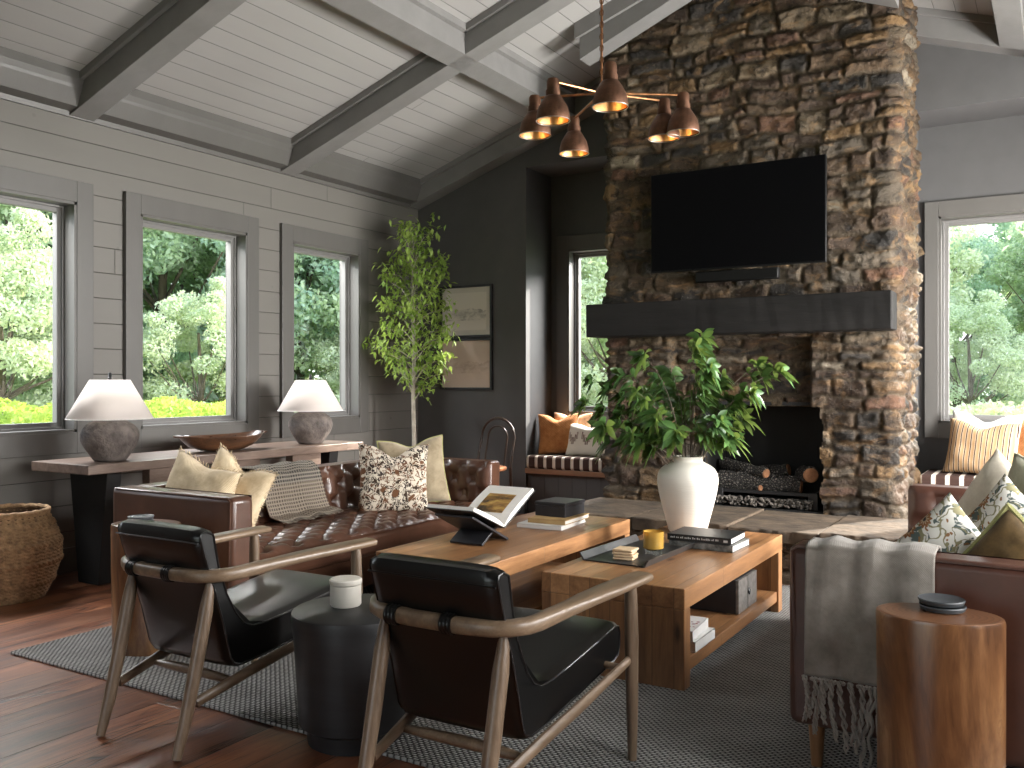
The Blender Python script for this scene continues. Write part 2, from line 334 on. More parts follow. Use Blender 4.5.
M['coasterwood'] = plain('pale_wood_coaster', (.58, .42, .26), .5, var=.12, scale=12)
M['darkcoaster'] = plain('charcoal_coaster', (.05, .055, .06), .45, var=.1)
n = NT('amber_glass'); n.done((.78, .47, .10), .12, spec=.6); n.b.inputs['Transmission Weight'].default_value = .55; M['amber'] = n.m
n = NT('clear_glass'); n.done((.95, .97, .95), .05); n.b.inputs['Transmission Weight'].default_value = 1; M['clear'] = n.m
M['pewter'] = plain('pewter_front', (.22, .205, .19), .4, .3, var=.35, scale=40)
M['thonet'] = wood('dark_bentwood', (.018, .012, .009), (.06, .035, .022), 'Z', 1, .35, knots=False)
M['canebrown'] = plain('bentwood_seat_brown', (.30, .12, .05), .4)
M['bark'] = plain('bark', (.12, .095, .07), .9, var=.4, scale=12, bump=.6, bscale=30, stretch=(1, 1, .25))
M['birch'] = plain('pale_bark', (.30, .27, .22), .8, var=.3, scale=14, bump=.3, bscale=40)
M['charlog'] = None
def leafmat(name, c1, c2, tr=.45, scale=3, rough=.5):
    n = NT(name); f = n.noise(n.P, scale, 4, .6)
    col = n.mix(n.ramp(f, [(.35, (0, 0, 0)), (.65, (1, 1, 1))]), c1, c2); n.done(col, rough, spec=.4)
    tl = n.n('BsdfTranslucent'); n.t.links.new(n.mix(.3, col, (.5, .6, .1)), tl.inputs[0]); mx = n.n('MixShader'); mx.inputs[0].default_value = tr
    n.t.links.new(n.b.outputs[0], mx.inputs[1]); n.t.links.new(tl.outputs[0], mx.inputs[2]); n.t.links.new(mx.outputs[0], n.out.inputs[0]); return n.m
M['figleaf'] = leafmat('indoor_tree_leaf', (.12, .22, .035), (.36, .48, .12), .4, 6)
M['branchleaf'] = leafmat('branch_leaf', (.022, .065, .02), (.10, .20, .055), .28, 7, .35)
M['treeleaf'] = leafmat('garden_tree_leaf', (.34, .46, .31), (.62, .72, .50), .5, .9)
M['palleaf'] = leafmat('pale_tree_leaf', (.50, .58, .42), (.80, .84, .66), .5, .8)
M['duskleaf'] = leafmat('blue_green_tree_leaf', (.32, .47, .37), (.55, .68, .54), .5, .8)
M['hedgeleaf'] = leafmat('hedge_leaf', (.22, .36, .05), (.58, .68, .16), .5, 3)
M['flower'] = leafmat('blossom_leaf', (.62, .62, .38), (.88, .85, .7), .4, 3)
M['grass'] = plain('garden_grass', (.30, .36, .16), .95, var=.3, scale=2)

# ---------------------------------------------------------------- mesh helpers
class G:
    def __init__(s): s.v = []; s.f = []; s.uv = None
    def add(s, vs, fs):
        o = len(s.v); s.v += [tuple(p) for p in vs]; s.f += [tuple(i + o for i in f) for f in fs]; return s
    def box(s, x0, x1, y0, y1, z0, z1, mtx=None):
        vs = [Vector((x, y, z)) for z in (z0, z1) for y in (y0, y1) for x in (x0, x1)]
        if mtx: vs = [mtx @ p for p in vs]
        return s.add(vs, [(0, 2, 3, 1), (4, 5, 7, 6), (0, 1, 5, 4), (2, 6, 7, 3), (0, 4, 6, 2), (1, 3, 7, 5)])
    def prism(s, poly, a, b, axis='X', mtx=None):
        k = len(poly)
        def P(t, p): return {'X': (t, p[0], p[1]), 'Y': (p[0], t, p[1]), 'Z': (p[0], p[1], t)}[axis]
        vs = [Vector(P(a, p)) for p in poly] + [Vector(P(b, p)) for p in poly]
        if mtx: vs = [mtx @ p for p in vs]
        return s.add(vs, [tuple(range(k))[::-1], tuple(range(k, 2 * k))] + [(i, (i + 1) % k, k + (i + 1) % k, k + i) for i in range(k)])
    def tube(s, pts, rad, k=10, flat=None, cap=True, sq=1):
        pts = [Vector(p) for p in pts]; N = len(pts)
        if not hasattr(rad, '__len__'): rad = [rad] * N
        rings = []; up = Vector((0, 0, 1))
        t0 = (pts[1] - pts[0]).normalized()
        if abs(t0.z) > .95: up = Vector((0, 1, 0))
        prev = None
        for i in range(N):
            t = (pts[min(i + 1, N - 1)] - pts[max(i - 1, 0)]).normalized()
            if prev is None: a = t.cross(up).normalized()
            else: a = (prev - t * prev.dot(t)).normalized()
            prev = a; b = t.cross(a)
            ra, rb = (rad[i], rad[i]) if flat is None else flat[i]
            se = lambda c: math.copysign(abs(c) ** sq, c)
            rings.append([pts[i] + a * (ra * se(math.cos(2 * math.pi * j / k))) + b * (rb * se(math.sin(2 * math.pi * j / k))) for j in range(k)])
        vs = [p for r in rings for p in r]
        fs = [(i * k + j, i * k + (j + 1) % k, (i + 1) * k + (j + 1) % k, (i + 1) * k + j) for i in range(N - 1) for j in range(k)]
        if cap: fs += [tuple(range(k))[::-1], tuple(range((N - 1) * k, N * k))]
        return s.add(vs, fs)
    def lathe(s, prof, k=40, c=(0, 0, 0), fn=None, cap=True):
        vs = []
        for i, (r, z) in enumerate(prof):
            for j in range(k):
                a = 2 * math.pi * j / k; rr = r + (fn(i, a, z) if fn else 0)
                vs.append((c[0] + rr * math.cos(a), c[1] + rr * math.sin(a), c[2] + z))
        fs = [(i * k + j, i * k + (j + 1) % k, (i + 1) * k + (j + 1) % k, (i + 1) * k + j) for i in range(len(prof) - 1) for j in range(k)]
        if cap: fs += [tuple(range(k))[::-1], tuple(range((len(prof) - 1) * k, len(prof) * k))]
        return s.add(vs, fs)
    def grid(s, P, closed_u=False):
        nu, nv = len(P), len(P[0]); fs = []
        for i in range(nu - (0 if closed_u else 1)):
            for j in range(nv - 1): fs.append((i * nv + j, ((i + 1) % nu) * nv + j, ((i + 1) % nu) * nv + j + 1, i * nv + j + 1))
        return s.add([p for r in P for p in r], fs)
def obj(name, g, mat, parent=None, bevel=0, seg=2, smooth=True, solid=0, subd=0, kind=None, angle=40):
    me = bpy.data.meshes.new(name); me.from_pydata(g.v, [], g.f); me.update()
    o = bpy.data.objects.new(name, me); COL.objects.link(o)
    if mat: me.materials.append(M[mat] if isinstance(mat, str) else mat)
    if parent: o.parent = parent
    if smooth:
        me.polygons.foreach_set('use_smooth', [True] * len(me.polygons))
        try: me.set_sharp_from_angle(angle=R(angle))
        except Exception: pass
    if solid: q = o.modifiers.new('thickness', 'SOLIDIFY'); q.thickness = solid; q.offset = 0
    if bevel:
        q = o.modifiers.new('bevel', 'BEVEL'); q.width = bevel; q.segments = seg; q.limit_method = 'ANGLE'; q.angle_limit = R(35); q.harden_normals = False
    if subd: q = o.modifiers.new('subdivision', 'SUBSURF'); q.levels = subd; q.render_levels = subd
    if kind: o['kind'] = kind
    return o
def tag(o, label, cat, group=None):
    o['label'] = label; o['category'] = cat
    if group: o['group'] = group
    return o
def thing(name, loc=(0, 0, 0), rz=0, label=None, cat=None, group=None):
    o = bpy.data.objects.new(name, None); COL.objects.link(o); o.location = loc; o.rotation_euler = (0, 0, rz); o.empty_display_size = .1
    if label: tag(o, label, cat, group)
    return o
def dup(o, parent=None):
    c = o.copy(); COL.objects.link(c)
    if parent: c.parent = parent
    for ch in list(o.children): dup(ch, c)
    return c
def struct(name, g, mat, **k): return obj(name, g, mat, kind='structure', **k)
def arc(c, r, a0, a1, n): return [(c[0] + r * math.cos(a0 + (a1 - a0) * i / n), c[1] + r * math.sin(a0 + (a1 - a0) * i / n)) for i in range(n + 1)]
# numpy value noise
_rng = np.random.RandomState(3); _LAT = _rng.rand(64, 64, 64)
def vnoise(x, y, z):
    xi, yi, zi = np.floor(x).astype(int), np.floor(y).astype(int), np.floor(z).astype(int)
    fx, fy, fz = x - xi, y - yi, z - zi
    fx, fy, fz = [t * t * (3 - 2 * t) for t in (fx, fy, fz)]
    def L(a, b, c): return _LAT[(xi + a) & 63, (yi + b) & 63, (zi + c) & 63]
    return ((L(0, 0, 0) * (1 - fx) + L(1, 0, 0) * fx) * (1 - fy) + (L(0, 1, 0) * (1 - fx) + L(1, 1, 0) * fx) * fy) * (1 - fz) + \
           ((L(0, 0, 1) * (1 - fx) + L(1, 0, 1) * fx) * (1 - fy) + (L(0, 1, 1) * (1 - fx) + L(1, 1, 1) * fx) * fy) * fz
def fbm(x, y, z, o=4):
    s = 0; a = .5
    for i in range(o): s = s + a * (vnoise(x * 2 ** i + 11 * i, y * 2 ** i, z * 2 ** i) - .5); a *= .5
    return s

# ================================================================ ROOM SHELL
struct('floor', G().box(XW - .2, XR + .2, YF - .2, YN + .2, -.1, 0), 'floor', smooth=False)
HZ, SL, RX = 3.18, .3425, -2.05
def zc(x): return HZ + SL * (x - XW) if x < RX else HZ + SL * (RX - XW) - SL * (x - RX)
OPEN_Z = (.90, 2.44)
def long_wall(name, xi, xo, mat):
    g = G(); x0, x1 = min(xi, xo), max(xi, xo)
    ys = [YF - .2]
    for a, b in WY: ys += [a + .12, b - .12]
    ys.append(YN + .2)
    for i in range(0, len(ys), 2): g.box(x0, x1, ys[i], ys[i + 1], 0, 3.4)
    for a, b in WY:
        g.box(x0, x1, a + .12, b - .12, 0, OPEN_Z[0]); g.box(x0, x1, a + .12, b - .12, OPEN_Z[1], 3.4)
    return struct(name, g, mat, smooth=False)
long_wall('wall_left', XW, XW - .2, 'shiplap')
long_wall('wall_right', XR, XR + .2, 'shiplap')
# fireplace wall with its two window niches
NL = (-4.285, -3.0); NR = (-.95, .50); NZ = 3.265
NWL = (-4.09, -3.25); NWR = (-.80, .35); NWZ = (.92, 2.53)
g = G()
g.box(XW, NL[0], YB, YN + .2, 0, NZ); g.box(NL[1], NR[0], YB, YN + .2, 0, NZ); g.box(NR[1], XR, YB, YN + .2, 0, NZ)
g.prism([(XW, NZ), (XR, NZ), (XR, zc(XR) + .15), (RX, zc(RX) + .1), (XW, zc(XW) + .15)], YB, YN + .2, 'Y')
for (a, b), (c, d) in ((NL, NWL), (NR, NWR)):
    g.box(a, c, YN, YN + .2, 0, NZ); g.box(d, b, YN, YN + .2, 0, NZ); g.box(c, d, YN, YN + .2, 0, NWZ[0]); g.box(c, d, YN, YN + .2, NWZ[1], NZ)
struct('wall_back', g, 'darkwall', smooth=False)
g = G()                                                                 # wall behind the camera with a wide glazed opening added for frontal light
g.box(XW, -5.1, YF - .2, YF, 0, NZ); g.box(.5, XR, YF - .2, YF, 0, NZ); g.box(-5.1, -3.0, YF - .2, YF, 0, NZ); g.box(-.3, .5, YF - .2, YF, 0, NZ); g.box(-3.0, -.3, YF - .2, YF, 2.2, NZ)
g.prism([(XW, NZ), (XR, NZ), (XR, zc(XR) + .15), (RX, zc(RX) + .1), (XW, zc(XW) + .15)], YF - .2, YF, 'Y')
struct('wall_front', g, 'shiplap', smooth=False)
g = G()
for x0, x1 in ((XW - .2, RX), (RX, XR + .2)):
    g.add([(x0, YF - .2, zc(x0)), (x1, YF - .2, zc(x1)), (x1, YN + .2, zc(x1)), (x0, YN + .2, zc(x0)),
           (x0, YF - .2, zc(x0) + .2), (x1, YF - .2, zc(x1) + .2), (x1, YN + .2, zc(x1) + .2), (x0, YN + .2, zc(x0) + .2)],
          [(0, 3, 2, 1), (4, 5, 6, 7), (0, 1, 5, 4), (1, 2, 6, 5), (2, 3, 7, 6), (3, 0, 4, 7)])
struct('ceiling', g, 'ceiling', smooth=False)
TR = [0]
def trim(g, mat='beam', **k):
    TR[0] += 1; return struct('trim_%d' % TR[0], g, mat, **k)
# ceiling beams: rafters, purlins, ridge
BD = .20
def rafter(y0, y1):
    g = G()
    for s in (-1, 1):
        xe = XW if s < 0 else XR
        g.prism([(xe, zc(xe) - BD), (RX, zc(RX) - BD), (RX, zc(RX) + .02), (xe, zc(xe) + .02)], y0, y1, 'Y')
        for a, b in ((y0 - .03, y0), (y1, y1 + .03)):
            g.prism([(xe, zc(xe) - .05), (RX, zc(RX) - .05), (RX, zc(RX) + .02), (xe, zc(xe) + .02)], a, b, 'Y')
    return trim(g, bevel=.003, smooth=False)
for y0 in (-.25, 1.68, 3.575, 5.45, 7.20): rafter(y0, y0 + .175)
for x0, x1 in ((-3.835, -3.68), (-.345, -.19), (RX - .1, RX + .1)):
    g = G(); zz = min(zc(x0), zc(x1))
    g.prism([(x0, zc(x0) - BD), (x1, zc(x1) - BD), (x1, zc(x1) + .02), (x0, zc(x0) + .02)] if x0 != RX - .1 else [(x0, zz - BD), (x1, zz - BD), (x1, zz + .05), (x0, zz + .05)], YF, YB, 'Y')
    for a, b in ((x0 - .03, x0), (x1, x1 + .03)):
        g.prism([(a, zc(a) - .05), (b, zc(b) - .05), (b, zc(b) + .02), (a, zc(a) + .02)], YF, YB, 'Y')
    trim(g, smooth=False)
# beam crossing the face of the chimney
g = G()
for s in (-1, 1):
    xe = -3.14 if s < 0 else -.89; z0 = zc(xe) - .285
    g.prism([(xe, z0), (RX, zc(RX) - .22), (RX, zc(RX) - .02), (xe, zc(xe) + .01)], 6.22, 6.40, 'Y')
    g.prism([(xe - (.03 if s < 0 else -.03), zc(xe) - .13), (RX, zc(RX) - .13), (RX, zc(RX)), (xe - (.03 if s < 0 else -.03), zc(xe))], 6.19, 6.22, 'Y')
trim(g, smooth=False)
# crown boards
for s in (-1, 1):
    xe = XW if s < 0 else XR; d = 1 if s < 0 else -1
    g = G(); g.prism([(xe, 2.98), (xe + d * .02, 2.98), (xe + d * .028, 3.012), (xe + d * .11, 3.03), (xe + d * .155, 3.13), (xe + d * .16, 3.15), (xe + d * .175, 3.185), (xe + d * .175, 3.30), (xe, 3.30)], YF, YB, 'Y')
    trim(g, 'casing', smooth=False)
# windows on the long walls
WN = [0]
def window(kind, a, b, z0, z1, plane, out, cw=.12, wall='X', apron=True):
    """a,b: outer casing span; plane: inner wall face; out: outward direction sign"""
    WN[0] += 1; w = thing('window_%d' % WN[0]); w['kind'] = 'structure'
    def bx(g, p0, p1, q0, q1, r0, r1):      # p along wall, q depth from plane outward(+), r height
        d0, d1 = sorted((plane + out * q0, plane + out * q1))
        return g.box(d0, d1, p0, p1, r0, r1) if wall == 'X' else g.box(p0, p1, d0, d1, r0, r1)
    g = G(); t = -.035
    bx(g, a, a + cw, t, 0, z0, z1); bx(g, b - cw, b, t, 0, z0, z1); bx(g, a + cw, b - cw, t, 0, z1 - cw - .02, z1); bx(g, a + cw, b - cw, t, 0, z0, z0 + cw + .02)
    obj('casing', g, 'casing', w, bevel=.003, smooth=False)
    a2, b2, y0, y1 = a + cw, b - cw, z0 + cw + .02, z1 - cw - .02
    g = G(); j = .018
    bx(g, a2 - .002, a2 + j, -.03, .2, y0, y1); bx(g, b2 - j, b2 + .002, -.03, .2, y0, y1); bx(g, a2, b2, -.03, .2, y1 - j, y1 + .002); bx(g, a2, b2, -.03, .2, y0 - .002, y0 + j)
    obj('jamb', g, 'casing', w, smooth=False)
    g = G(); f = .045; a3, b3, c3, d3 = a2 + j, b2 - j, y0 + j, y1 - j
    for q0, q1, ff in ((.09, .14, f), (.075, .09, .016)):
        bx(g, a3, a3 + ff, q0, q1, c3, d3); bx(g, b3 - ff, b3, q0, q1, c3, d3); bx(g, a3 + ff, b3 - ff, q0, q1, d3 - ff, d3); bx(g, a3 + ff, b3 - ff, q0, q1, c3, c3 + ff)
    obj('sash', g, 'sash', w, bevel=.003, smooth=False)
    P4 = [(p, r) for p, r in ((a3 + f - .004, c3 + f - .004), (b3 - f + .004, c3 + f - .004), (b3 - f + .004, d3 - f + .004), (a3 + f - .004, d3 - f + .004))]; q = plane + out * .114
    obj('glass', G().add([(q, p, r) if wall == 'X' else (p, q, r) for p, r in P4], [(0, 1, 2, 3)]), 'glass', w, smooth=False)
    return w
for a, b in WY: window('l', a, b, .775, 2.565, XW, -1)
for a, b in WY: window('r', a, b, .775, 2.565, XR, 1)
window('n', NWL[0] - .12, NWL[1] + .12, .80, 2.665, YN, 1, wall='Y')
window('n', NWR[0] - .10, NWR[1] + .10, .80, 2.665, YN, 1, wall='Y', cw=.10)
w = thing('added_unseen_door_1'); w['kind'] = 'structure'  # unseen glazed door, put in to let frontal light into the room
g = G()
for x in (-3.0, -1.68, -.36): g.box(x, x + .06, YF - .15, YF - .05, 0, 2.2)
g.box(-3.0, -.3, YF - .15, YF - .05, 2.14, 2.2); g.box(-3.0, -.3, YF - .15, YF - .05, 0, .12)
obj('frame', g, 'casing', w, smooth=False)
obj('glass', G().add([(-2.97, YF - .1, .1), (-.33, YF - .1, .1), (-.33, YF - .1, 2.16), (-2.97, YF - .1, 2.16)], [(0, 1, 2, 3)]), 'glass', w, smooth=False)
obj('door_handle', G().tube([(-1.70, YF - .05, 1.0), (-1.70, YF, 1.0), (-1.82, YF, 1.0)], .01, 8), 'blackmetal', w)
# baseboards
struct('baseboard_left', G().box(XW, XW + .02, YF, YB, 0, .16), 'casing', smooth=False)
struct('baseboard_back', G().box(XW + .02, NL[0], YB - .02, YB, 0, .16), 'darkwall', smooth=False)

# ================================================================ FIREPLACE
PAL = [((.115, .073, .040), 5), ((.20, .12, .052), 2.4), ((.14, .110, .078), 3), ((.040, .033, .027), 3.5), ((.20, .15, .095), 2), ((.14, .070, .040), 1.2), ((.33, .28, .21), .8), ((.090, .055, .033), 4.5)]
def stone_field(S, Z, smax, zmax, seed, rh=(.05, .165), rw=(.085, .36)):
    rng = np.random.RandomState(seed); sites = []; z = -.1
    while z < zmax + .1:
        h = rng.uniform(*rh); s = -rng.uniform(.05, .4)
        while s < smax + .2:
            wd = rng.uniform(*rw)
            if h > .14 and rng.rand() < .28:
                sites.append((s + wd / 2, z + h * .27, wd / 2, h * .27)); sites.append((s + wd / 2 + rng.uniform(-.02, .02), z + h * .77, wd / 2, h * .23))
            else: sites.append((s + wd / 2, z + h / 2 + rng.uniform(-.012, .012), wd / 2, h / 2 * rng.uniform(.85, 1.12)))
            s += wd
        z += h
    sites = np.array(sites)
    ws = S + .09 * fbm(S * 4, Z * 4, Z * 0 + seed, 3) + .035 * fbm(S * 16, Z * 16, Z * 0 + 3, 3); wz = Z + .11 * fbm(S * 2.5, Z * 3, Z * 0 + 5 + seed, 3) + .035 * fbm(S * 14, Z * 14, Z * 0 + 8, 3)
    F1 = np.full(S.shape, 9.); F2 = np.full(S.shape, 9.); I = np.zeros(S.shape, int)
    for k, (cx, cz, hw, hh) in enumerate(sites):
        m = (np.abs(ws - cx) < hw + .14) & (np.abs(wz - cz) < hh + .14)
        idx = np.nonzero(m)
        if len(idx[0]) == 0: continue
        dx = np.abs(ws[idx] - cx) - (hw - .028); dz = np.abs(wz[idx] - cz) - (hh - .028)
        d = np.where((dx > 0) & (dz > 0), np.hypot(np.maximum(dx, 0), np.maximum(dz, 0)), np.maximum(dx, dz))
        f1, f2, ii = F1[idx], F2[idx], I[idx]
        b1 = d < f1
        f2 = np.where(b1, f1, np.minimum(f2, d)); ii = np.where(b1, k, ii); f1 = np.where(b1, d, f1)
        F1[idx], F2[idx], I[idx] = f1, f2, ii
    edge = np.clip((F2 - F1) / 2 + .006 * fbm(S * 40, Z * 40, Z * 0, 2), 0, 1)
    n = len(sites); pw = np.array([p[1] for p in PAL]); ci = rng.choice(len(PAL), n, p=pw / pw.sum()); br = rng.uniform(.7, 1.35, n); ht = rng.uniform(.3, 1, n)
    pc = np.array([p[0] for p in PAL])[ci] * br[:, None]; tx, tz = rng.uniform(-.12, .12, n), rng.uniform(-.18, .18, n)
    t = np.clip((edge - .004) / .016, 0, 1); t = t * t * (3 - 2 * t)
    loc = tx[I] * (ws - sites[I, 0]) + tz[I] * (wz - sites[I, 1])
    H = t * (.006 + .020 * ht[I] + loc) + .040 * fbm(S * 11, Z * 15, I * .37, 5) * (.25 + t)
    colr = pc[I] * t[..., None] + np.array((.135, .10, .064)) * (1 - t[..., None])
    return H, colr
def stone_mesh(name, P, Nn, C, keep, parent=None, closed=False):
    nu, nv = P.shape[:2]; V = P.reshape(-1, 3)
    i, j = np.meshgrid(np.arange(nu - 1), np.arange(nv - 1), indexing='ij')
    F = np.stack([i * nv + j, (i + 1) * nv + j, (i + 1) * nv + j + 1, i * nv + j + 1], -1)
    F = F[keep[:-1, :-1] & keep[1:, :-1] & keep[1:, 1:] & keep[:-1, 1:]]
    me = bpy.data.meshes.new(name); me.from_pydata(V.tolist(), [], F.reshape(-1, 4).tolist()); me.update()
    at = me.color_attributes.new('col', 'FLOAT_COLOR', 'POINT'); c4 = np.ones((len(V), 4), np.float32); c4[:, :3] = C.reshape(-1, 3); at.data.foreach_set('color', c4.ravel())
    me.polygons.foreach_set('use_smooth', [True] * len(me.polygons)); me.materials.append(M['stone'])
    o = bpy.data.objects.new(name, me); COL.objects.link(o)
    if parent: o.parent = parent
    return o
def wrap_path(pts, step, rc=.03):
    """points and outward normals along an open polyline seen from above, corners rounded"""
    out = []; nr = []; pts = [np.array(p, float) for p in pts]; s_acc = []; s = 0
    for a, b in zip(pts[:-1], pts[1:]):
        L = np.linalg.norm(b - a); t = (b - a) / L; nn = np.array((t[1], -t[0])); k = int(L / step)
        for q in range(k + 1):
            out.append(a + t * (rc + (L - 2 * rc) * q / k)); nr.append(nn); s_acc.append(s + rc + (L - 2 * rc) * q / k)
        s += L
    out, nr = np.array(out), np.array(nr)
    for _ in range(3): nr[1:-1] = (nr[:-2] + 2 * nr[1:-1] + nr[2:]) / 4
    nr /= np.linalg.norm(nr, axis=1)[:, None]
    return out, nr, np.array(s_acc)
CX0, CX1, CYF = -3.02, -.925, 6.46
fp = thing('stone_fireplace', (0, 0, 0), 0, 'tall rough rubble stone chimney breast rising to the ceiling, with black firebox', 'fireplace')
pp, nn, ss = wrap_path([(CX0, 7.37), (CX0, CYF), (CX1, CYF), (CX1, 7.37)], .0115)
zs = np.arange(0, 4.56, .0115)
S, Z = np.meshgrid(ss, zs, indexing='ij'); H, C = stone_field(S, Z, ss[-1], 4.56, 5); C = C * .70
PX = np.repeat(pp[:, 0][:, None], len(zs), 1); PY = np.repeat(pp[:, 1][:, None], len(zs), 1)
rec = ((PX > -2.49) & (PX < -1.47) & (Z < 1.56) & (PY < CYF + .01)).astype(float)
for _ in range(1):
    rec[1:-1, :] = (rec[:-2, :] + rec[1:-1, :] + rec[2:, :]) / 3
side = (np.abs(nn[:, 0]) > .7)[:, None]; H = np.where(side, H + .10 * fbm(S * 9, Z * 11, S * 0 + 4, 4) + .015, H); off = H - .10 * rec
P = np.stack([PX + nn[:, 0][:, None] * off, PY + nn[:, 1][:, None] * off, Z], -1)
P[0, :, 1] = 7.38; P[-1, :, 1] = 7.38
keep = ~((PX > -2.245 + .012 * np.sin(Z * 31)) & (PX < -1.395 + .014 * np.sin(Z * 23)) & (Z < 1.068) & (PY < CYF + .01))
stone_mesh('stonework', P, None, C, keep, fp)
g = G(); g.box(-2.28, -2.25, 6.53, 7.05, .30, 1.10); g.box(-1.39, -1.36, 6.53, 7.05, .30, 1.10); g.box(-2.28, -1.36, 7.03, 7.06, .30, 1.10); g.box(-2.28, -1.36, 6.53, 7.05, 1.075, 1.10); g.box(-2.28, -1.36, 6.48, 7.05, .29, .335)
obj('firebox', g, 'firebox', fp, smooth=False)
# fire grate and logs
gr = thing('fire_grate', (-1.82, 6.72, .335), 0, 'low black metal burner tray of pebbles inside the firebox', 'fire grate')
g = G(); g.box(-.36, .36, -.13, -.115, .09, .115); g.box(-.36, .36, -.13, .16, .02, .035); g.box(-.36, -.345, -.13, .16, .02, .115); g.box(.345, .36, -.13, .16, .02, .115)
g.box(-.375, -.31, -.145, -.125, 0, .12); g.box(.31, .375, -.145, -.125, 0, .12)
obj('tray', g, 'blackmetal', gr, bevel=.003)
g = G(); rr = random.Random(4)
def pebble(g, c, r, rr, k=6):
    sx, sy, sz = [rr.uniform(.7, 1.3) for _ in range(3)]
    prof = [(r * math.sin(math.pi * i / 4) + .0003, -r * math.cos(math.pi * i / 4) * .8) for i in range(5)]
    a0 = rr.random() * 3; vs = []
    for q, z in prof:
        for j in range(k): vs.append((c[0] + q * sx * math.cos(a0 + 2 * math.pi * j / k), c[1] + q * sy * math.sin(a0 + 2 * math.pi * j / k), c[2] + z * sz))
    g.add(vs, [(i * k + j, i * k + (j + 1) % k, (i + 1) * k + (j + 1) % k, (i + 1) * k + j) for i in range(4) for j in range(k)])
for _ in range(420): pebble(g, (rr.uniform(-.34, .34), rr.uniform(-.22, -.10), rr.uniform(.012, .065)), rr.uniform(.008, .014), rr)
M['ash'] = plain('ash_pebbles', (.12, .105, .09), .9, var=.6, scale=60)
o = obj('pebbles', g, 'ash', gr); o['kind'] = 'stuff'
n = NT('charred_log'); e = n.vor(n.mapping((1, .7, 1)), 55, 'DISTANCE_TO_EDGE'); col = n.ramp(e, [(.0, (.015, .014, .013)), (.15, (.05, .045, .04)), (.4, (.23, .205, .175))])
M['charlog'] = n.done(col, .9, 0, n.bump(n.ramp(e, [(0, (0, 0, 0)), (.3, (1, 1, 1))]), 1, .012))
M['logend'] = plain('sawn_log_end', (.46, .22, .11), .8, var=.35, scale=18)
def log(name, a, b, r, label, seed, taper=.85):
    rr = random.Random(seed); a, b = Vector(a), Vector(b); g = G(); N = 10; pts = []; rad = []
    for i in range(N + 1):
        t = i / N; p = a.lerp(b, t) + Vector((rr.uniform(-1, 1), rr.uniform(-1, 1), rr.uniform(-1, 1))) * r * .10; pts.append(p); rad.append(r * (1 + (taper - 1) * t) * rr.uniform(.93, 1.08))
    o = obj(name, g.tube(pts, rad, 16), 'charlog'); tag(o, label, 'log', )
    d = (b - a).normalized()
    obj('sawn_end', G().tube([pts[-1] - d * .002, pts[-1] + d * .008], [rad[-1] * .93, rad[-1] * .8], 16), 'logend', o); return o
log('fire_log', (-2.18, 6.66, .50), (-1.60, 6.70, .50), .075, 'largest scaly charred log lying across the front of the fire', 1)
log('fire_log', (-1.62, 6.84, .56), (-1.50, 6.60, .585), .058, 'short charred log with sawn end at the right of the fire', 2, .95)
log('fire_log', (-2.2, 6.86, .50), (-1.72, 6.84, .585), .06, 'grey charred log lying behind the front fire log', 3)
log('fire_log', (-2.20, 6.80, .62), (-1.82, 6.62, .575), .045, 'slim split log with orange end leaning on the fire logs', 4)
log('fire_log', (-2.2, 6.72, .45), (-1.86, 6.60, .47), .03, 'thin split stick at the left front of the fire logs', 5)
# hearth
he = thing('stone_hearth', (0, 0, 0), 0, 'raised stone hearth ledge running below the firebox', 'hearth')
pp, nn, ss = wrap_path([(-3.03, 6.45), (-3.03, 5.66), (-.78, 5.66), (-.78, 6.45)], .014)
zs = np.arange(0, .255, .012); S, Z = np.meshgrid(ss, zs, indexing='ij'); H, C = stone_field(S, Z, ss[-1], .25, 12, (.07, .13), (.15, .4))
P = np.stack([pp[:, 0][:, None] + nn[:, 0][:, None] * H, pp[:, 1][:, None] + nn[:, 1][:, None] * H, Z], -1)
stone_mesh('riser', P, None, C * .8, np.ones(P.shape[:2], bool), he)
# slab top: flagstones
rr = random.Random(9); xs = [-3.08, -2.45, -1.78, -1.22, -.74]
for i in range(4):
    g = G(); a, b = xs[i], xs[i + 1] - .008; N = 14; ring = []
    for q in range(N + 1): ring.append((a + (b - a) * q / N, 5.60 + rr.uniform(-.014, .014)))
    for q in range(1, 6): ring.append((b + (rr.uniform(-.012, .02) if i == 3 else 0), 5.60 + .83 * q / 6))
    for q in range(N + 1): ring.append((b - (b - a) * q / N, 6.46))
    for q in range(1, 6): ring.append((a + (rr.uniform(-.02, .012) if i == 0 else 0), 6.43 - .83 * q / 6))
    zt = .335 + rr.uniform(-.004, .006); low = [(x, y + .012 if y < 5.7 else y) for x, y in ring]; k = len(ring)
    g.add([(x, y, .25) for x, y in low] + [(x, y, zt) for x, y in ring], [tuple(range(k))[::-1], tuple(range(k, 2 * k))] + [(q, (q + 1) % k, k + (q + 1) % k, k + q) for q in range(k)])
    obj('slab', g, 'slab', he, bevel=.008, smooth=True)
